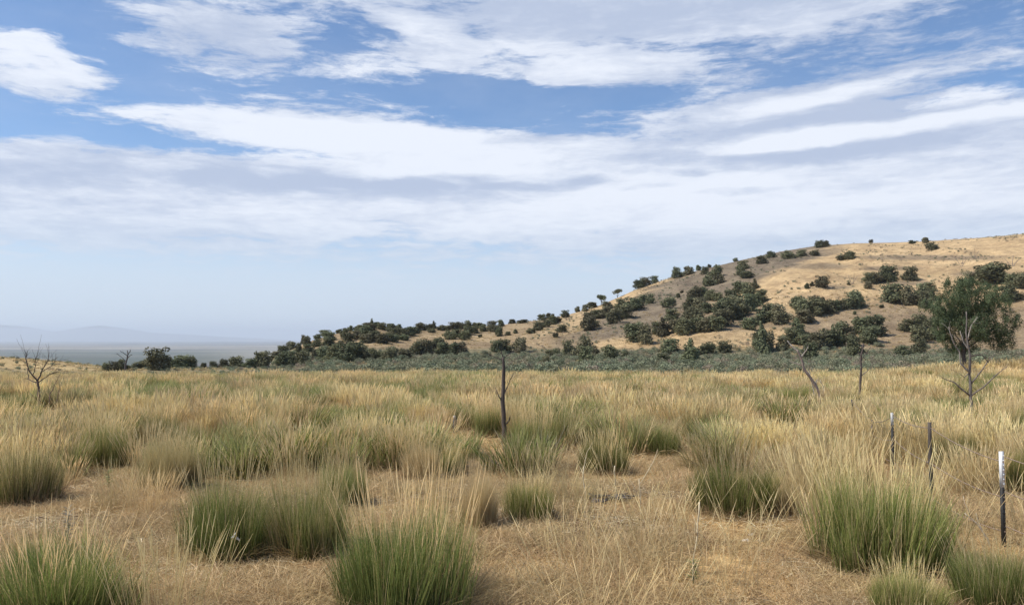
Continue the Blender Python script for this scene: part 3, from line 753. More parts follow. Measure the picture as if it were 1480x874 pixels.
JUN = [ # (origin x, origin y, scale, place, [(x, base, w, h[, shape])...]) in enlarged photo coordinates
 (130, 450, 5.692, "in the row at the flat's left edge", [(145,490,70,60),(195,490,80,70),(270,490,80,80),(385,470,110,50),(440,465,60,55),(555,482,165,158),(690,460,100,70),(775,460,130,95),(830,460,80,80),(935,455,40,40)]),
 (130, 450, 5.692, 'in the row between flat and low spur', [(1025,450,70,50),(1100,455,60,65),(1205,445,110,85),(1310,445,90,70),(1410,445,120,120)]),
 (370, 450, 7.4, 'at the left toe of the low spur', [(50,580,130,150),(170,450,110,55),(215,440,80,50),(285,415,100,75),(375,390,95,75),(280,575,130,120),(380,570,140,130),(490,575,140,130),(575,575,30,50),(455,450,60,100)]),
 (370, 450, 7.4, 'on the left shoulder of the low spur', [(510,340,50,80),(545,370,80,90),(560,440,100,80),(650,375,90,70),(655,285,60,45),(750,250,120,60),(780,310,120,80),(780,370,120,80),(640,500,80,80),(885,200,55,38),(955,190,45,36),(1010,185,50,48),(980,320,120,120),(900,370,80,50)]),
 (370, 450, 7.4, 'along the top of the low spur', [(1065,180,45,32),(1110,175,60,42),(1185,160,80,50),(1245,160,55,75,'c'),(1290,175,70,55),(1350,195,100,65),(1450,195,70,55)]),
 (370, 450, 7.4, 'in the upper thicket of the low spur', [(1080,240,80,60),(1090,300,90,80),(1150,250,120,90),(1220,220,110,80),(1250,310,130,90),(1350,340,140,90),(1180,330,120,80),(1420,320,100,70),(1460,290,90,60),(1010,420,120,90),(1120,430,120,80)]),
 (370, 450, 7.4, 'in the dark clump below the low spur', [(720,540,120,140),(830,550,150,170),(950,550,160,180),(1060,540,150,190),(1150,540,140,150),(1240,520,120,110),(1320,520,100,80),(1430,550,120,150)]),
 (560, 440, 7.4, 'along the skyline between spur and big hill', [(35,265,80,55),(120,260,50,42),(350,275,100,70),(430,272,90,55),(495,250,55,70,'c'),(575,278,80,50),(640,272,60,40),(710,262,110,65),(770,262,80,65),(845,255,90,72),(930,252,70,50),(1000,252,90,50),(1120,255,100,70),(1215,235,60,62),(1335,198,60,40),(1440,198,90,34)]),
 (560, 440, 7.4, 'halfway down the saddle slope', [(40,330,100,70),(140,340,120,80),(230,330,120,80),(300,310,100,60),(60,400,120,70),(170,380,100,50),(470,300,70,40),(670,370,110,80),(750,350,110,80),(830,380,100,90),(860,320,90,80),(930,310,80,70)]),
 (560, 440, 7.4, 'on the right of the saddle slope', [(1030,290,80,60),(1140,290,100,60),(1195,340,70,90),(1290,330,50,35),(1370,310,40,40),(990,350,35,25)]),
 (560, 440, 7.4, 'in the dark belt under the saddle', [(40,610,110,120),(180,600,130,110),(290,560,130,140),(400,555,150,160),(460,500,100,100),(550,460,110,90),(580,530,120,110),(680,540,120,110),(770,540,150,120),(270,610,80,45),(60,500,100,40),(640,600,60,40)]),
 (560, 440, 7.4, 'behind the top of the tall bare pole', [(1170,510,120,110),(1260,510,130,120),(1420,510,120,140),(1070,570,70,50)]),
 (750, 400, 6.243, 'up the left skyline of the big hill', [(210,392,72,48),(268,352,38,42),(305,344,28,30),(415,368,68,58),(527,306,36,42),(598,312,50,54),(660,280,78,46),(745,240,66,80,'o'),(890,162,68,70,'o'),(1085,88,90,68),(1140,82,90,72),(1225,58,60,60)]),
 (750, 400, 6.243, 'on the small gold slope below the skyline', [(170,480,80,65),(240,455,80,60),(300,425,80,65),(345,410,60,45),(110,510,70,40),(385,500,80,60),(330,545,40,35),(400,470,30,30)]),
 (750, 400, 6.243, 'in the slanting belt above the grey slope', [(630,480,120,120),(680,455,80,50),(700,375,110,70),(640,400,80,70),(770,370,100,90),(800,290,90,60),(860,420,110,120),(950,375,130,110),(920,300,100,90),(1020,300,130,100),(1090,290,80,60),(1110,230,80,60),(1185,240,70,80)]),
 (750, 400, 6.243, 'at the foot of the grey slope', [(1045,572,150,135),(1140,602,95,150),(450,730,90,140),(570,750,130,190),(610,785,110,140),(685,700,70,70),(280,725,80,60),(350,725,80,70),(235,805,90,80),(830,750,130,115),(965,750,70,70)]),
 (920, 370, 5.14, 'on the grey shoulder under the skyline', [(305,162,72,68),(388,138,66,54),(460,102,32,34),(508,135,45,50),(542,80,24,22),(585,160,80,80),(540,220,80,65),(610,205,70,60),(790,100,70,60),(780,140,70,60),(815,160,80,40)]),
 (920, 370, 5.14, 'scattered left of the big thicket', [(240,380,85,65),(265,480,90,80),(310,310,25,30),(335,275,20,15),(145,580,60,80),(195,590,80,110,'c')]),
 (920, 370, 5.14, 'in the upper half of the big thicket', [(430,330,90,90),(490,300,80,60),(540,330,70,70),(600,330,70,50),(400,410,90,90),(470,400,90,80),(530,420,80,60),(770,270,90,70),(830,285,90,80),(885,240,50,60,'c'),(720,330,110,70),(720,400,110,90),(830,410,90,110),(870,370,100,80),(930,340,70,80)]),
 (920, 370, 5.14, 'in the lower half of the big thicket', [(390,480,100,90),(450,480,90,80),(640,430,120,100),(700,470,130,120),(640,520,120,110),(590,550,110,90),(520,560,110,90),(450,560,110,90),(350,580,110,100),(290,560,90,80),(780,440,110,110),(980,480,130,110),(910,500,80,60),(840,545,90,80)]),
 (920, 370, 5.14, 'on the sage below the big thicket', [(245,715,120,90),(400,795,110,150,'c'),(520,745,110,90),(650,715,90,75),(930,720,80,190,'c'),(970,700,90,130),(900,690,70,110),(200,790,80,60)]),
 (1100, 370, 5.14, 'in the belt across the middle slope', [(150,500,120,120),(275,390,90,75),(320,430,110,90),(320,490,120,80),(400,440,120,110),(430,400,110,90),(490,420,100,80),(550,400,80,60),(590,395,70,60),(650,390,90,70),(710,385,100,110)]),
 (1100, 370, 5.14, 'on the golden slope of the big hill', [(455,228,85,72),(378,222,28,26),(340,245,28,35),(650,215,20,12),(800,200,70,70),(850,195,90,60),(900,190,80,100),(970,190,80,105),(795,240,50,45),(975,345,140,125),(895,385,30,18),(695,435,20,15)]),
 (1100, 370, 5.14, 'in the belt behind the snags', [(165,695,80,90),(215,650,90,100),(265,580,90,100,'c'),(330,660,120,70),(370,780,90,120),(420,690,120,110),(500,670,120,110),(570,660,110,150),(650,660,100,130),(760,580,130,110),(850,590,120,130),(800,650,120,110),(700,750,100,140)]),
 (1280, 370, 5.14, 'left of the tall green juniper', [(180,182,90,88),(190,360,110,120),(260,320,80,100),(330,250,70,50),(300,385,80,110),(340,330,60,80),(160,560,90,80),(240,560,100,110),(250,640,110,110),(340,620,110,140),(240,740,80,110),(150,760,120,80)]),
 (1280, 370, 5.14, 'above and right of the tall green juniper', [(740,160,130,80),(790,198,180,125),(860,200,80,70),(940,230,80,90),(1000,240,90,100),(635,200,50,60),(930,330,130,100)]),
 (1020, 330, 3.217, 'near the summit of the big hill', [(530,90,36,30),(560,87,26,26),(390,142,60,32),(305,137,36,27),(260,164,40,32),(445,130,40,27),(505,127,35,24),(670,142,45,30),(630,147,35,20),(768,64,15,14),(1022,67,25,22),(1055,102,45,32),(960,72,25,14),(138,152,18,14)]),
]
ORD = ['', 'first', 'second', 'third', 'fourth', 'fifth', 'sixth', 'seventh', 'eighth', 'ninth', 'tenth', 'eleventh', 'twelfth', 'thirteenth', 'fourteenth', 'fifteenth', 'sixteenth']
for (ox, oy, s, place, L) in JUN:
    T = []
    for e in L:
        px = ox + e[0] / s; py = oy + e[1] / s; w = e[2] / s; h = e[3] / s
        sz = 'tiny' if h < 6.5 else 'small' if h < 12.5 else 'middling' if h < 18 else 'large'
        T.append([px, py, w, h, sz, e[4] if len(e) > 4 else 'r'])
    T.sort(key=lambda q: q[0])
    for sz in ('tiny', 'small', 'middling', 'large'):
        G = [q for q in T if q[4] == sz]
        for k, (px, py, w, h, _, shp) in enumerate(G):
            if len(G) == 1: lab = 'the only %s dark green juniper %s' % (sz, place)
            elif k == len(G) - 1: lab = '%s juniper, rightmost of the %s ones %s' % (sz, sz, place)
            elif k == 0: lab = '%s juniper, leftmost of the %s ones %s' % (sz, sz, place)
            else: lab = '%s juniper, %s from left of %s ones %s' % (sz, ORD[k + 1], sz, place)
            x, y, z = hit(px, py)
            W = max(w / F * y, .8) * 1.06; H = max(h / F * y, .8) * 1.2
            z -= .08 * H
            rz = rs.uniform(0, 6.28); idx = rs.randint(0, 100)
            if h < 7.5:
                t = thing('juniper', lab, 'juniper', (x, y, z), rz, 'dark junipers on the hill and flat', JS[idx % 3])
                t.scale = (W, W, H)
            else:
                t = thing('juniper', lab, 'juniper', (x, y, z), rz, 'dark junipers on the hill and flat')
                t.scale = (W, W, H)
                cm = JC[idx % 5] if shp == 'r' else JC[5 + idx % 2] if shp == 'c' else JL[idx % 2]
                kids(t, 'crown', cm, M_jun); kids(t, 'trunk', JT[idx % 3], M_wood)

# the tall green juniper on the right
def big_juniper():
    x, y, z = hit(1392, 545)
    y = 66.; x = (1400 - 740) / F * y; z = float(ground_h(x, y))
    t = thing('juniper', 'tallest juniper, pale green spreading crown behind the slender dead tree', 'juniper', (x, y, z))
    k = y / F
    def P(px, py, dy=0): return np.array([(px - 1400) * k, dy, (HOR - py) * k + EYE - z])
    r = np.random.RandomState(901)
    lob = [(1405,432,30),(1380,428,26),(1430,432,27),(1362,445,20),(1450,442,22),(1395,455,28),(1425,460,28),(1368,470,20),(1452,466,20),(1400,418,18),(1385,412,13),(1412,408,12),
           (1440,418,15),(1355,432,12),(1448,488,16),(1430,487,14),(1376,490,14),(1395,485,14),(1358,462,12),(1372,410,9),(1425,408,9),(1405,396,8),(1388,505,9),(1420,503,12),(1402,500,13),(1378,507,10),(1445,498,12),(1365,484,17),(1440,476,20),(1385,498,14),(1412,486,17),(1456,496,12),(1350,450,10),(1400,470,26),(1425,440,25),(1382,455,24)]
    n = 70000
    L = np.array([[*P(1400 + (a - 1405) * .93, b, r.uniform(-1.6, 1.6)), c * k * .95] for a, b, c in lob]); w = L[:, 3] ** 2; q = r.choice(len(L), n, p=w / w.sum())
    # sprays: many small tufts inside each lobe
    m = 1300; tq = r.choice(len(L), m, p=w / w.sum()); td = r.normal(0, 1, (m, 3)); td /= np.linalg.norm(td, axis=1, keepdims=True)
    TP = L[tq, :3] + td * (L[tq, 3] * r.uniform(.3, 1.08, m) )[:, None]
    ti = r.randint(0, m, n); off = r.normal(0, 1, (n, 3)) * np.array([.10, .10, .15])
    Pp = TP[ti] + off
    nn = td[ti] + r.normal(0, .6, (n, 3)); nn /= np.linalg.norm(nn, axis=1, keepdims=True)
    a = np.cross(nn, r.normal(0, 1, (n, 3))); a[:, 2] *= 1.6; a /= np.linalg.norm(a, axis=1, keepdims=True); b = np.cross(nn, a)
    s = .060 * r.uniform(.5, 1.3, n)[:, None]
    V = np.stack([Pp - a * s, Pp - b * s * .45, Pp + a * s, Pp + b * s * .45], 1).reshape(-1, 3)
    lt = r.uniform(0, 1, m)[ti] * .6 + r.uniform(0, 1, n) * .4
    c = lerp(np.array([.060, .082, .042]), np.array([.16, .195, .10]), lt)
    me = mesh_from('big_crown', V, np.arange(4 * n).reshape(-1, 4), np.repeat(c, 4, axis=0))
    link('crown', me, M_jun, t)
    acc = Acc(); bark = np.array([.10, .08, .065])
    tube(acc, wobble(P(1391, 560) - (0, 0, 0.4), P(1393, 470), 9, .10, r), np.linspace(.22, .10, 9), bark, 8, .12, r)
    link('trunk', acc.mesh('big_trunk'), M_wood, t)
    for (a, b, c2, d) in [(1392,510,1372,480),(1393,500,1420,462),(1392,495,1385,440),(1394,505,1440,480),(1392,515,1406,470),(1393,480,1400,430)]:
        acc = Acc(); tube(acc, wobble(P(a, b), P(c2, d, r.uniform(-1, 1)), 7, .15, r), np.linspace(.09, .03, 7), bark, 6, .1, r)
        link('limb', acc.mesh('big_limb'), M_wood, t)
big_juniper()

# ------------------------------------------------------------------ dead trees and snags
def dead_tree(name, label, cat, bpx, bpy_, segs, seed, yd=None, twigs=3, col=(.16, .13, .11)):
    """segs: list of (px polyline, r0, r1, colour, kind) drawn in the plane at the tree's distance, then pushed in depth"""
    x, y, z = hit(bpx, bpy_)
    if yd: y = yd; x = (bpx - 740) / F * y; z = float(surf(x, y))
    t = thing(name, label, cat, (x, y, z)); k = y / F; r = np.random.RandomState(seed)
    for (poly, r0, r1, c, kind) in segs:
        acc = Acc(); pts = []
        dep = 0; dd = r.uniform(-.35, .35) if kind != 'trunk' else 0
        for i, (a, b) in enumerate(poly):
            pts.append([(a - bpx) * k, dd * i * k * 12, (HOR - b) * k + EYE - z])
        pts = np.array(pts)
        P = []
        for i in range(len(pts) - 1):
            w = wobble(pts[i], pts[i + 1], 5, .10, r); P.append(w[:-1])
        P = np.concatenate(P + [pts[-1:]]); n = len(P)
        tube(acc, P, np.linspace(r0, r1, n), np.array(c), 7, .12, r)
        if kind != 'stub':
            for q in range(twigs if kind == 'branch' else 2):
                i = r.randint(n // 3, n - 1); d = P[i] - P[i - 1]; d = d / (np.linalg.norm(d) + 1e-6) + r.normal(0, .55, 3); d[2] = abs(d[2])
                ln = r.uniform(.12, .35); tube(acc, wobble(P[i], P[i] + d * ln, 4, .2, r), np.linspace(max(r1 * .8, .004), .002, 4), np.array(c), 4, 0, r)
        link(kind if kind != 'stub' else 'branch', acc.mesh(name + '_' + kind), M_wood, t)
    return t
dk = (.085, .065, .055); md_ = (.17, .135, .115); lg = (.33, .29, .25)
dead_tree('dead_tree', 'slender leafless tree with pale forking branches in front of the tallest juniper', 'dead tree', 1406, 628, [
    ([(1406, 640), (1405, 590), (1404, 550), (1405, 515), (1401, 490), (1401, 450)], .050, .012, (.16, .135, .12), 'trunk'),
    ([(1404, 538), (1390, 525), (1387, 508), (1376, 492), (1370, 472)], .024, .008, lg, 'branch'),
    ([(1402, 570), (1382, 552), (1364, 545)], .025, .007, md_, 'branch'),
    ([(1404, 572), (1425, 555), (1445, 535), (1452, 528)], .022, .006, md_, 'branch'),
    ([(1405, 555), (1420, 535), (1430, 520), (1438, 510)], .022, .007, md_, 'branch'),
    ([(1404, 515), (1420, 512), (1428, 524)], .022, .008, dk, 'branch'),
    ([(1403, 505), (1396, 492), (1393, 478)], .02, .007, lg, 'branch'),
    ([(1402, 490), (1408, 470), (1418, 458)], .016, .005, lg, 'branch'),
    ([(1404, 538), (1395, 545), (1388, 540)], .016, .005, md_, 'branch')], 911)
dead_tree('dead_tree', 'tall bare dark pole of a burnt tree left of centre right', 'dead tree', 728, 640, [
    ([(729, 645), (728, 610), (727, 570), (728, 530), (727, 516)], .062, .032, dk, 'trunk'),
    ([(728, 572), (736, 552), (743, 537)], .016, .004, md_, 'branch'),
    ([(728, 535), (740, 522), (752, 515)], .012, .003, md_, 'branch'),
    ([(727, 520), (712, 514), (702, 510)], .014, .003, dk, 'branch'),
    ([(727, 518), (738, 510), (748, 507)], .014, .003, dk, 'branch'),
    ([(727, 516), (724, 506), (718, 500)], .014, .003, dk, 'branch'),
    ([(730, 612), (736, 606), (737, 600)], .03, .012, dk, 'stub')], 912)
bpy.data.objects['dead_tree.001']['label'] = 'straight bare dark pole of a burnt tree, standing between two green bunchgrasses'
dead_tree('dead_tree', 'small black leafless tree with a rounded fan of twigs at the left', 'dead tree', 56, 612, [
    ([(57, 618), (56, 590), (55, 570), (53, 557)], .045, .024, (.12, .08, .065), 'trunk'),
    ([(53, 558), (44, 545), (41, 530), (45, 520)], .020, .005, dk, 'branch'),
    ([(53, 558), (57, 545), (63, 532), (63, 522)], .020, .005, dk, 'branch'),
    ([(54, 560), (66, 550), (74, 547)], .014, .004, dk, 'branch'),
    ([(52, 560), (40, 556), (36, 545), (33, 536)], .014, .004, dk, 'branch'),
    ([(48, 550), (50, 535), (54, 522)], .012, .003, dk, 'branch'),
    ([(56, 548), (68, 540), (73, 528)], .012, .003, dk, 'branch'),
    ([(57, 575), (58, 590)], .010, .004, dk, 'stub')], 913, twigs=12).scale = (1.2, 1.2, 1.15)
dead_tree('dry_stalk', 'thin crooked brown stem, nearer of the two beside the small black tree', 'dry stalk', 67, 615, [
    ([(66, 618), (69, 590), (71, 568), (80, 550), (85, 540)], .020, .005, (.22, .15, .11), 'trunk')], 914)
dead_tree('dry_stalk', 'thin crooked brown stem, farther right beside the small black tree', 'dry stalk', 78, 608, [
    ([(77, 612), (81, 585), (84, 565), (88, 552)], .016, .004, (.22, .15, .11), 'trunk')], 915)
dead_tree('dead_tree', 'slim dark burnt trunk with a short side twig right of the gnarled snag', 'dead tree', 1241, 592, [
    ([(1241, 600), (1242, 575), (1245, 545), (1246, 515), (1250, 496)], .06, .03, dk, 'trunk'),
    ([(1244, 545), (1256, 533), (1266, 522)], .02, .005, md_, 'branch'),
    ([(1246, 520), (1254, 508), (1258, 500)], .02, .006, dk, 'branch')], 916)
dead_tree('snag', 'gnarled leaning snag with pale weathered upper limbs left of the slim burnt trunk', 'snag', 1186, 590, [
    ([(1190, 594), (1184, 565), (1172, 545), (1163, 533), (1159, 517), (1153, 505)], .075, .04, (.24, .19, .16), 'trunk'),
    ([(1156, 508), (1147, 500), (1142, 492)], .04, .012, lg, 'branch'),
    ([(1159, 517), (1166, 506), (1168, 500)], .035, .010, lg, 'branch'),
    ([(1184, 565), (1180, 553), (1183, 548)], .03, .010, lg, 'branch'),
    ([(1178, 575), (1177, 560), (1172, 535)], .03, .010, lg, 'branch'),
    ([(1190, 580), (1192, 562), (1187, 548)], .03, .008, lg, 'branch')], 917)
dead_tree('dead_tree', 'leafless grey tree rising over the left row of junipers', 'dead tree', 183, 538, [
    ([(183, 540), (183, 525), (186, 512), (185, 506)], .16, .05, (.11, .09, .08), 'trunk'),
    ([(184, 522), (176, 515), (170, 511)], .05, .02, dk, 'branch'),
    ([(185, 518), (192, 513), (196, 512)], .05, .02, dk, 'branch'),
    ([(185, 514), (180, 509), (178, 507)], .05, .02, dk, 'branch'),
    ([(186, 512), (190, 507), (191, 505)], .05, .02, dk, 'branch')], 918, yd=112, twigs=6)
dead_tree('dead_shrub', 'low tangle of grey dead stems at the snag foot left of the fence', 'dead shrub', 1163, 608, [
    ([(1162, 608), (1160, 596), (1155, 588)], .02, .006, (.24, .19, .16), 'branch'), ([(1163, 608), (1166, 595), (1172, 586)], .02, .006, (.24, .19, .16), 'branch'),
    ([(1162, 608), (1163, 594), (1162, 584)], .02, .006, (.24, .19, .16), 'branch')], 919, twigs=7)
dead_tree('dead_shrub', 'pale grey tangle of bare stems before the dark green clump right of the pole', 'dead shrub', 793, 662, [
    ([(790, 664), (782, 650), (778, 636)], .014, .004, lg, 'branch'), ([(794, 664), (800, 650), (806, 638)], .014, .004, lg, 'branch'),
    ([(792, 664), (793, 648), (790, 634)], .014, .004, lg, 'branch'), ([(796, 664), (792, 654), (783, 646)], .012, .004, lg, 'branch')], 920, twigs=5)
dead_tree('dry_stalk', 'pale curved dry stem bending over in the straw beside the white tipped post', 'dry stalk', 1432, 790, [
    ([(1433, 795), (1428, 775), (1412, 752), (1396, 738)], .010, .005, (.62, .54, .42), 'trunk')], 921)
for (a, b, c, lb) in [(890, 748, 671, 'pale thick upright straw stem over the dead branch pile'), (925, 755, 690, 'pale bent straw stem right of the dead branch pile'),
                      (845, 752, 672, 'thin pale straw stem left of the dead branch pile'), (1002, 850, 722, 'tall pale straw stem on the bare tan ground below the compact clump')]:
    dead_tree('dry_stalk', lb, 'dry stalk', a, b, [([(a, b + 3), (a + 1 if a < 1000 else a + 4, (b + c) / 2), (a - 1 if a < 1000 else a + 10, c)], .004, .008, (.66, .55, .36), 'trunk')], 930 + a, twigs=0)
dead_tree('dead_shrub', 'leafless grey shrub high on the golden slope at the right edge', 'dead shrub', 1463, 385, [
    ([(1463, 386), (1458, 378), (1455, 372)], .12, .04, (.2, .17, .15), 'branch'), ([(1463, 386), (1464, 376), (1466, 368)], .12, .04, (.2, .17, .15), 'branch'),
    ([(1463, 386), (1469, 378), (1473, 374)], .12, .04, (.2, .17, .15), 'branch')], 941, twigs=10)
for a, b, lb in [(1232, 411, 'leafless grey shrub on the golden slope between two juniper groups'), (1390, 385, 'leafless grey shrub on the golden slope above the tallest juniper'), (1408, 374, 'smallest leafless grey shrub, uphill above the tallest juniper')]:
    dead_tree('dead_shrub', lb, 'dead shrub', a, b, [([(a, b + 1), (a - 4, b - 8), (a - 6, b - 14)], .10, .03, (.26, .21, .17), 'branch'), ([(a, b + 1), (a + 1, b - 9), (a, b - 17)], .10, .03, (.26, .21, .17), 'branch'),
              ([(a, b + 1), (a + 4, b - 8), (a + 7, b - 13)], .10, .03, (.26, .21, .17), 'branch')], 950 + a, twigs=10)

# short post stub, debris, tumbleweed, stones, scraps
def stub():
    x, y, z = hit(658, 628); t = thing('wooden_post', 'short dark weathered post stub in the straw left of the bare pole', 'post', (x, y, z))
    acc = Acc(); tube(acc, [(0, 0, -.1), (.01, 0, .2), (-.01, 0, .42), (-.02, 0, .47)], [.062, .06, .055, .035], np.array([.10, .08, .065]), 9, .12)
    link('post', acc.mesh('post_stub'), M_wood, t)
    acc = Acc(); tube(acc, [(-.02, 0, .44), (-.03, 0, .50)], [.04, .03], np.array([.45, .42, .38]), 8, .2)
    link('split_top', acc.mesh('split_top'), M_wood, t)
stub()
def pile():
    x, y, z = hit(885, 726); r = np.random.RandomState(5)
    t = thing('dead_branch_pile', 'low pile of dark dead branches lying on dry grass right of centre', 'dead branches', (x, y, z))
    for q in range(16):
        a = r.uniform(-.5, .5); p = np.array([r.uniform(-.26, .26), r.uniform(-.15, .15), r.uniform(.03, .12)]); L = r.uniform(.15, .38)
        d = np.array([math.cos(a), math.sin(a), r.uniform(-.15, .22)])
        acc = Acc(); tube(acc, wobble(p - d * L * .5, p + d * L * .5, 6, .22, r), np.linspace(r.uniform(.012, .03), .006, 6), np.array([.07, .06, .055]) * r.uniform(.8, 2.6), 6, .15, r)
        link('branch', acc.mesh('pile_branch'), M_wood, t)
pile()
def tumble():
    x, y, z = hit(711, 686); r = np.random.RandomState(6); acc = Acc(); Rr = 13 / F * y
    for q in range(90):
        a, b = r.uniform(0, 6.28), r.uniform(-.2, 1.4); c = a + r.uniform(.6, 1.7); e = r.uniform(-.2, 1.5)
        p0 = np.array([math.cos(a) * math.cos(b), math.sin(a) * math.cos(b), math.sin(b)]); p1 = np.array([math.cos(c) * math.cos(e), math.sin(c) * math.cos(e), math.sin(e)])
        t_ = np.linspace(0, 1, 6)[:, None]; P = p0 * (1 - t_) + p1 * t_; P = P / np.linalg.norm(P, axis=1, keepdims=True) * r.uniform(.55, 1.05) * Rr; P[:, 2] += Rr * .6
        tube(acc, P, np.full(6, .0045), np.array([.30, .27, .25]) * r.uniform(.6, 1.4), 4, 0, r)
    t = thing('tumbleweed', 'round grey tumbleweed resting in straw behind the largest green clump', 'tumbleweed', (x, y, z), me=acc.mesh('tumbleweed')); t.data.materials.append(M_wood)
tumble()
def stone(px, py, w, lab, sd, colr=(.42, .36, .28)):
    x, y, z = hit(px, py); r = np.random.RandomState(sd); n, m = 12, 7; s = w / F * y / 2
    V = []
    for i in range(m + 1):
        for j in range(n):
            ph = math.pi * i / m; th = 2 * math.pi * j / n
            V.append([math.sin(ph) * math.cos(th), math.sin(ph) * math.sin(th) * .8, math.cos(ph) * .5])
    V = np.array(V); k = 1 + (fbm(V[:, 0] * 1.7 + V[:, 2] + sd, V[:, 1] * 1.7 - V[:, 2], sd, 3) - .5)[:, None] * .9
    V = V * k * s; V[:, 2] += s * .12
    Fq = [[i * n + j, i * n + (j + 1) % n, (i + 1) * n + (j + 1) % n, (i + 1) * n + j] for i in range(m) for j in range(n)]
    t = thing('stone', lab, 'stone', (x, y, z), r.uniform(0, 6), 'stones on the bare ground', me=mesh_from('stone', V, Fq, np.array(colr))); t.data.materials.append(M_stone)
stone(1078, 784, 13, 'pale flat stone, left one of three below the compact dark green clump', 1, (.55, .47, .36))
stone(1087, 776, 11, 'small pale stone, middle one of three below the compact dark green clump', 2, (.5, .43, .33))
stone(1100, 783, 9, 'small dark stone, right one of three below the compact dark green clump', 3, (.18, .15, .12))
stone(940, 730, 7, 'small dark brown stone right of the dead branch pile', 4, (.16, .11, .08))
stone(1186, 806, 9, 'dark stone just left of the widest yellow green clump', 5, (.15, .12, .1))
stone(320, 832, 9, 'pale brown stone in front of the deep green clump with the white scrap', 6, (.5, .38, .26))
def scrap():
    x, y, z = hit(344, 812); zz = 45 / F * y
    y -= .12
    acc = Acc(); V = np.array([[-.03, 0, 0], [0, -.01, .012], [.012, 0, .05], [-.006, .01, .03], [.0, 0, 0], [.03, .01, -.02], [.035, 0, -.005], [.01, 0, .02]]) * 1.6
    acc.add(V, [[0, 1, 2, 3], [4, 5, 6, 7]], np.array([.85, .83, .8]))
    t = thing('white_scrap', 'tiny bright white scrap caught low in the deep green bunchgrass', 'scrap', (x, y, z + zz * .8), me=acc.mesh('white_scrap')); t.data.materials.append(M_paint)
scrap()
# small single weeds
def weed(px, py, top, lab, seed, green):
    x, y, z = hit(px, py); h = (py - top) / F * y; r = np.random.RandomState(seed); acc = Acc()
    c = np.array([.20, .24, .09]) if green else np.array([.30, .27, .21])
    tube(acc, wobble((0, 0, -.02), (0, 0, h), 7, .1, r), np.linspace(.006, .003, 7), c, 5, 0, r)
    n = 90; zz = r.uniform(.15, 1, n) * h; a = r.uniform(0, 6.28, n)
    base = np.stack([np.zeros(n), np.zeros(n), zz], 1); d = np.stack([np.cos(a), np.sin(a), r.uniform(.2, 1.2, n)], 1); d /= np.linalg.norm(d, axis=1, keepdims=True)
    cc = np.tile(c, (n, 1)) * r.uniform(.6, 1.4, (n, 1))
    acc.add(*strips(base, d, r.uniform(.04, .10, n), np.full(n, .012), np.full(n, .3), cc, cc * 1.1, seg=2, rs=r))
    t = thing('weed', lab, 'weed', (x, y, z), me=acc.mesh('weed')); t.data.materials.append(M_green)
weed(156, 708, 682, 'single small green weed on the bare patch at the left', 1, True)
weed(97, 800, 738, 'thin grey upright weed on the bare ground in the left foreground', 2, False)
weed(1003, 845, 812, 'small green weed below the compact dark green clump', 3, True)
weed(530, 838, 806, 'small olive weed left of the largest green bunchgrass', 4, True)
weed(1150, 560, 545, 'small grey weed far out in the straw right of centre', 5, False)

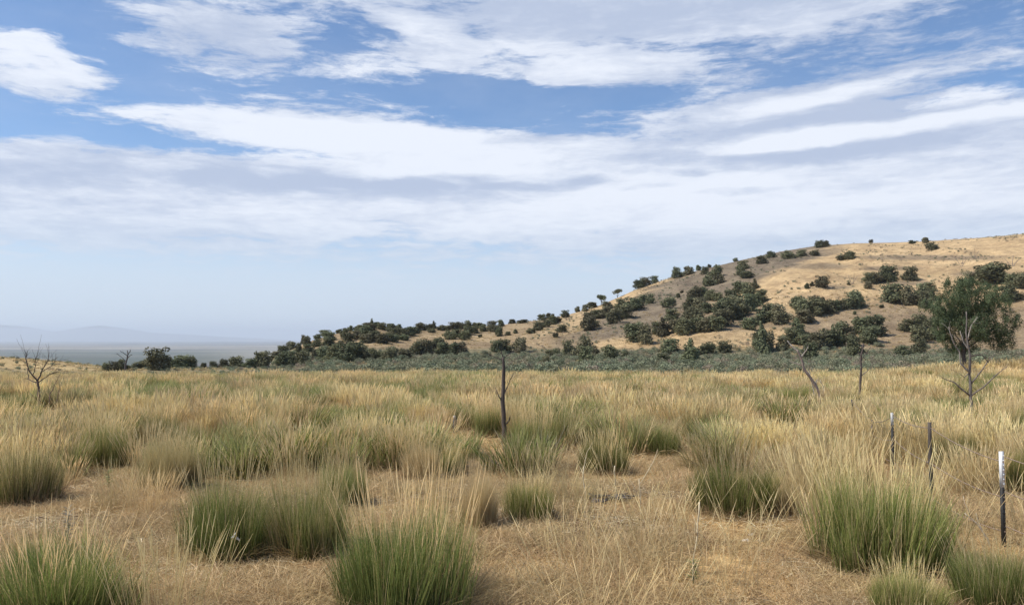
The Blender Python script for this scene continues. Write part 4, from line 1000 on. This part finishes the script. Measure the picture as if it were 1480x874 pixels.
# ------------------------------------------------------------------ wire fence
def fence():
    posts = [ # px, y distance, top py, kind
        (1215, 24.0, 577, 'wood'), (1229, 21.0, 577, 'wood'), (1258, 16.6, 606, 'steel'), (1287, 14.2, 596, 'tip'), (1340, 10.9, 610, 'wood'), (1443, 9.5, 652, 'tipbig'), (1640, 8.1, 690, 'steel')]
    r = np.random.RandomState(77)
    x0 = (1340 - 740) / F * 10.9; z0 = float(ground_h(x0, 10.9))
    t = thing('wire_fence', 'barbed wire fence of uneven steel and wooden posts at the right', 'fence', (x0, 10.9, z0))
    tops = []
    for px, y, top, kd in posts:
        x = (px - 740) / F * y; g = float(ground_h(x, y)); ty = ray(px, top); zt = EYE + ty[2] / ty[1] * y
        o = np.array([x - x0, y - 10.9, g - z0]); H = zt - g
        tops.append((o, H))
        acc = Acc()
        if kd == 'wood':
            n = 9; P = wobble(o + (0, 0, -.15), o + (0, 0, H), n, .012, r)
            tube(acc, P, np.linspace(.030, .022, n), np.array([.075, .06, .05]), 8, .18, r)
            p = link('fence_post', acc.mesh('post_wood'), M_wood, t); p['label'] = 'dark weathered wooden post'
        else:
            rot = 0.5; W = .025 if kd == 'tipbig' else .015
            def bar(z1, z2, colr, g=0):
                a = Acc(); c, s = math.cos(rot), math.sin(rot)
                def box(xa, xb, ya, yb, za, zb):
                    V = np.array([[X, Y, Z] for Z in (za, zb) for Y in (ya, yb) for X in (xa, xb)], float)
                    V[:, :2] = np.stack([V[:, 0] * c - V[:, 1] * s, V[:, 0] * s + V[:, 1] * c], 1); V = V + o
                    a.add(V, [[0, 2, 3, 1], [4, 5, 7, 6], [0, 1, 5, 4], [2, 6, 7, 3], [0, 4, 6, 2], [1, 3, 7, 5]], np.array(colr))
                box(-W - g, W + g, -.005 - g, .005 + g, z1, z2)
                box(-.005 - g, .005 + g, .005 + g, .035 + g, z1, z2 - .004)
                zz = z1 + .03
                while zz < z2 - .03:
                    box(-.008, .008, -.018 - g, -.005 - g, zz, zz + .018); zz += .055
                return a
            pm = link('fence_post', bar(-.2, H - (.42 if kd == 'tipbig' else .24 if kd == 'tip' else 0), (.030, .028, .026) if kd != 'steel' else (.12, .09, .07)).mesh('post_steel'), M_metal, t)
            if kd != 'steel':
                pm['label'] = 'dark steel post with white painted top'
                link('white_tip', bar(H - .42 if kd == 'tipbig' else H - .24, H, (.72, .73, .74) if kd == 'tipbig' else (.40, .40, .39), .001).mesh('white_tip'), M_paint, pm)
    for hw in (.95, .58, .22):
        for i in range(len(tops) - 1):
            (a, Ha), (b, Hb) = tops[i], tops[i + 1]
            fa, fb = (min(Ha, 1.3) * hw, min(Hb, 1.3) * hw)
            if i >= 4: fb = Hb * (hw - .06)
            n = 14; s = np.linspace(0, 1, n)[:, None]
            P = (a + (0, -.03, fa)) * (1 - s) + (b + (0, -.03, fb)) * s; P[:, 2] -= (.05 * 4 * s * (1 - s))[:, 0]
            acc = Acc(); tube(acc, P, np.full(n, .0062), np.array([.30, .22, .17]), 5, 0, r)
            for q in np.arange(.08, 1, .12 / max(np.linalg.norm(b - a), .5)):
                c = (a + (0, -.03, fa)) * (1 - q) + (b + (0, -.03, fb)) * q; c[2] -= .05 * 4 * q * (1 - q)
                d = r.normal(0, 1, 3); d /= np.linalg.norm(d)
                tube(acc, [c - d * .014, c, c + d * .014], [.0015] * 3, np.array([.2, .14, .1]), 4, 0, r)
            link('wire', acc.mesh('wire'), M_metal, t)
fence()

# ------------------------------------------------------------------ haze
def haze():
    z0, z1, h = -109., 420., 44000.
    V = [[x, y, z] for z in (z0, z1) for y in (-h, h) for x in (-h, h)]
    me = mesh_from('haze', V, [[0, 2, 3, 1], [4, 5, 7, 6], [0, 1, 5, 4], [2, 6, 7, 3], [0, 4, 6, 2], [1, 3, 7, 5]])
    m, nt = new_mat('haze_air')
    v = nt.nodes.new('ShaderNodeVolumePrincipled'); v.inputs['Color'].default_value = (.73, .81, .93, 1)
    v.inputs['Density'].default_value = HAZE; v.inputs['Anisotropy'].default_value = .2
    out = nt.nodes.new('ShaderNodeOutputMaterial'); nt.links.new(v.outputs[0], out.inputs['Volume'])
    o = link('haze', me, m); o['kind'] = 'stuff'
HAZE = 6.5e-5
haze()

# ------------------------------------------------------------------ sky, sun, camera
SUN_EL, SUN_AZ = R_(52), R_(-103)   # azimuth from +Y (view direction) towards -X: sun to the left
def world():
    w = bpy.data.worlds.new('World'); sc.world = w; w.use_nodes = True; nt = w.node_tree; nt.nodes.clear()
    sky = nt.nodes.new('ShaderNodeTexSky'); sky.sky_type = 'NISHITA'; sky.sun_disc = False
    sky.sun_elevation = SUN_EL; sky.sun_rotation = SUN_AZ; sky.air_density = 1.0; sky.dust_density = 1.0; sky.ozone_density = 1.6; sky.altitude = 1400
    tc = nt.nodes.new('ShaderNodeTexCoord'); D = tc.outputs['Generated']
    sp = nt.nodes.new('ShaderNodeSeparateXYZ'); nt.links.new(D, sp.inputs[0])
    az = math_n(nt, 'MULTIPLY', math_n(nt, 'ARCTAN2', sp.outputs[0], sp.outputs[1]), F)
    el = math_n(nt, 'MULTIPLY', math_n(nt, 'ARCSINE', sp.outputs[2]), F)
    cb = nt.nodes.new('ShaderNodeCombineXYZ'); nt.links.new(az, cb.inputs[0]); nt.links.new(el, cb.inputs[1]); P0 = cb.outputs[0]
    # cloud-sheet coordinates for natural foreshortening of the fine texture
    zz = math_n(nt, 'MAXIMUM', math_n(nt, 'ADD', sp.outputs[2], .10), .03)
    cc = nt.nodes.new('ShaderNodeCombineXYZ')
    nt.links.new(math_n(nt, 'DIVIDE', sp.outputs[0], zz), cc.inputs[0]); nt.links.new(math_n(nt, 'DIVIDE', sp.outputs[1], zz), cc.inputs[1]); Q = cc.outputs[0]
    def mapped(v, scale):
        m = nt.nodes.new('ShaderNodeMapping'); m.inputs['Scale'].default_value = scale; nt.links.new(v, m.inputs[0]); return m.outputs[0]
    nA = nt.nodes.new('ShaderNodeTexNoise'); nA.inputs['Scale'].default_value = 1; nA.inputs['Detail'].default_value = 6; nA.inputs['Roughness'].default_value = .55
    nt.links.new(mapped(P0, (.0075, .022, 1)), nA.inputs['Vector'])
    w.cycles.sampling_method = 'MANUAL'; w.cycles.sample_map_resolution = 256
    wv = nt.nodes.new('ShaderNodeVectorMath'); wv.operation = 'SUBTRACT'; nt.links.new(nA.outputs['Color'], wv.inputs[0]); wv.inputs[1].default_value = (.5, .5, .5)
    wm = nt.nodes.new('ShaderNodeVectorMath'); wm.operation = 'MULTIPLY_ADD'; nt.links.new(wv.outputs[0], wm.inputs[0]); wm.inputs[1].default_value = (90, 22, 0); nt.links.new(P0, wm.inputs[2])
    P = wm.outputs[0]
    def blob_sum(L):
        tot = None
        for cx, cy, rx, ry, rot, wt in L:
            d = ray(cx, cy); d = d / np.linalg.norm(d)
            m = nt.nodes.new('ShaderNodeMapping'); m.vector_type = 'TEXTURE'
            m.inputs['Location'].default_value = (math.atan2(d[0], d[1]) * F, math.asin(d[2]) * F, 0)
            m.inputs['Rotation'].default_value = (0, 0, R_(rot)); m.inputs['Scale'].default_value = (rx, ry, 1)
            nt.links.new(P, m.inputs[0])
            g = nt.nodes.new('ShaderNodeTexGradient'); g.gradient_type = 'SPHERICAL'; nt.links.new(m.outputs[0], g.inputs[0])
            s = math_n(nt, 'MULTIPLY', math_n(nt, 'MINIMUM', g.outputs[0], .6), wt)
            tot = s if tot is None else math_n(nt, 'ADD', tot, s)
        return tot
    cover = blob_sum([
        (800, -12, 760, 70, -2, 1.5), (1150, 5, 420, 58, 3, 1.2), (900, 25, 300, 40, -3, 1.0), (350, 5, 260, 34, 0, .7),
        (40, 88, 125, 45, -4, 1.7), (330, 66, 180, 58, 0, 1.0), (300, 40, 180, 40, 0, .6), (620, 45, 90, 26, -12, 1.4), (760, 82, 290, 42, -6, 1.5), (900, 100, 150, 30, 2, 1.3), (560, 95, 130, 34, 6, 1.3),
        (450, 148, 170, 30, 0, .7), (170, 120, 150, 30, 10, .35),
        (440, 192, 400, 30, -1, 1.6), (620, 215, 370, 50, -3, 1.5), (1270, 90, 420, 85, 3, .85), (1180, 140, 230, 26, 5, 1.0), (1120, 200, 420, 60, 2, .9),
        (1300, 200, 340, 48, 2, 1.3), (850, 250, 420, 60, 0, 1.2), (200, 245, 420, 45, 0, .9), (350, 280, 700, 60, 0, 1.0), (740, 330, 1500, 115, 0, 1.2), (60, 300, 400, 60, 0, .8), (1250, 290, 650, 80, 0, 1.3), (1200, 235, 520, 50, 0, 1.1), (1000, 170, 300, 30, 0, .6)])
    bright = blob_sum([
        (45, 80, 120, 40, -4, .9), (620, 42, 80, 22, -10, .6), (740, 75, 220, 28, -6, .5), (900, 98, 150, 24, 2, .6), (560, 100, 110, 24, 4, .5),
        (430, 188, 330, 26, -1, 1.1), (640, 205, 300, 26, -3, 1.0), (560, 235, 280, 30, -4, 1.0), (760, 238, 180, 22, 0, .7), (380, 250, 60, 9, 0, .7), (250, 243, 70, 12, 0, .5), (440, 282, 40, 6, 0, .6),
        (1190, 138, 190, 15, 5, 1.4), (1430, 133, 110, 13, 5, 1.4), (1330, 155, 50, 9, 0, .8), (1140, 200, 120, 20, 3, 1.5), (1300, 184, 270, 15, 2, 1.5), (980, 262, 200, 30, 0, .8), (700, 310, 800, 50, 0, .6), (1150, 290, 500, 60, 0, .6)])
    dark = blob_sum([(560, 250, 320, 14, -2, .0), (480, 268, 260, 22, -2, .9), (640, 262, 120, 14, 0, .9), (1240, 214, 230, 20, 3, .9), (1250, 165, 330, 22, 3, .8), (850, 262, 60, 9, 0, .9), (930, 270, 70, 8, 0, .9), (760, 270, 90, 8, 0, .9), (1000, 248, 40, 7, 0, .9), (1050, 275, 90, 7, 0, .8),
                      (900, 20, 500, 40, 0, .5), (1250, 80, 340, 60, 3, .7), (330, 60, 150, 50, 0, .5), (750, 203, 120, 9, 0, .6), (200, 262, 240, 20, 0, .5)])
    f1 = noise_n(nt, mapped(P, (.0085, .042, 1)), 1, 6, .62)
    f2 = noise_n(nt, mapped(Q, (1.4, 1.0, 1)), 1.6, 6, .62)
    f4 = noise_n(nt, mapped(P, (.030, .13, 1)), 1, 4, .65)
    f3 = noise_n(nt, mapped(P, (.004, .010, 1)), 1, 5, .55)
    nz = math_n(nt, 'ADD', math_n(nt, 'MULTIPLY', math_n(nt, 'SUBTRACT', f1, .5), 1.9), math_n(nt, 'MULTIPLY', math_n(nt, 'SUBTRACT', f2, .5), .9))
    nz = math_n(nt, 'ADD', nz, math_n(nt, 'MULTIPLY', math_n(nt, 'SUBTRACT', f4, .5), 1.05))
    a = math_n(nt, 'ADD', cover, nz)
    alpha = ramp_n(nt, a, .22, .95)
    b = math_n(nt, 'SUBTRACT', math_n(nt, 'ADD', bright, math_n(nt, 'MULTIPLY', nz, .75)), dark)
    br = ramp_n(nt, b, -.45, .75)
    K = 1 / BG
    ccol = mix_c(nt, br, tuple(K * v for v in CLOUD_DARK), tuple(K * v for v in CLOUD_LIT))
    # thin high veil: never a fully clean blue
    veil = math_n(nt, 'MULTIPLY', ramp_n(nt, f3, .35, .8), .22)
    alpha = math_n(nt, 'MAXIMUM', math_n(nt, 'MULTIPLY', alpha, .96), veil)
    # lower sky: even pale air between the cloud sheet and the horizon
    low = ramp_n(nt, el, 165, 90)
    lowm = nt.nodes.new('ShaderNodeMapRange'); lowm.interpolation_type = 'SMOOTHSTEP'; nt.links.new(el, lowm.inputs[0])
    lowm.inputs[1].default_value = 55; lowm.inputs[2].default_value = 190
    skyc = mix_c(nt, 1.0, sky.outputs[0], SKY_TINT, 'MULTIPLY')
    up = mix_c(nt, alpha, skyc, ccol)
    lo = mix_c(nt, .88, skyc, tuple(K * v for v in LOW_AIR))
    fin = mix_c(nt, lowm.outputs[0], lo, up)
    bg = nt.nodes.new('ShaderNodeBackground'); bg.inputs['Strength'].default_value = BG; nt.links.new(fin, bg.inputs[0])
    out = nt.nodes.new('ShaderNodeOutputWorld'); nt.links.new(bg.outputs[0], out.inputs[0])
BG = .12
CLOUD_LIT = (.78, .82, .90); CLOUD_DARK = (.44, .51, .66); LOW_AIR = (.60, .68, .78); SKY_TINT = (.84, .98, 1.10)
world()
sd = bpy.data.lights.new('sun', 'SUN'); sd.energy = 4.8; sd.angle = R_(2.0); sd.color = (1, .94, .83)
so = bpy.data.objects.new('sun', sd); C.objects.link(so)
dirv = Vector((math.sin(SUN_AZ) * math.cos(SUN_EL), math.cos(SUN_AZ) * math.cos(SUN_EL), math.sin(SUN_EL)))
so.rotation_euler = dirv.to_track_quat('Z', 'Y').to_euler()

cam = bpy.data.cameras.new('camera'); co = bpy.data.objects.new('camera', cam); C.objects.link(co)
cam.sensor_width = 36; cam.lens = 36 * F / 1480; cam.clip_start = .1; cam.clip_end = 120000
co.location = (0, 0, EYE); co.rotation_euler = (math.pi / 2 + PITCH, 0, 0)
sc.camera = co
sc.view_settings.view_transform = 'Standard'; sc.view_settings.look = 'None'; sc.view_settings.exposure = .22; sc.view_settings.gamma = 1
sc.view_settings.use_curve_mapping = False
sc.cycles.use_denoising = True; sc.cycles.denoiser = 'OPENIMAGEDENOISE'
sc.cycles.max_bounces = 5; sc.cycles.diffuse_bounces = 3; sc.cycles.transmission_bounces = 3; sc.cycles.volume_bounces = 2; sc.cycles.transparent_max_bounces = 4
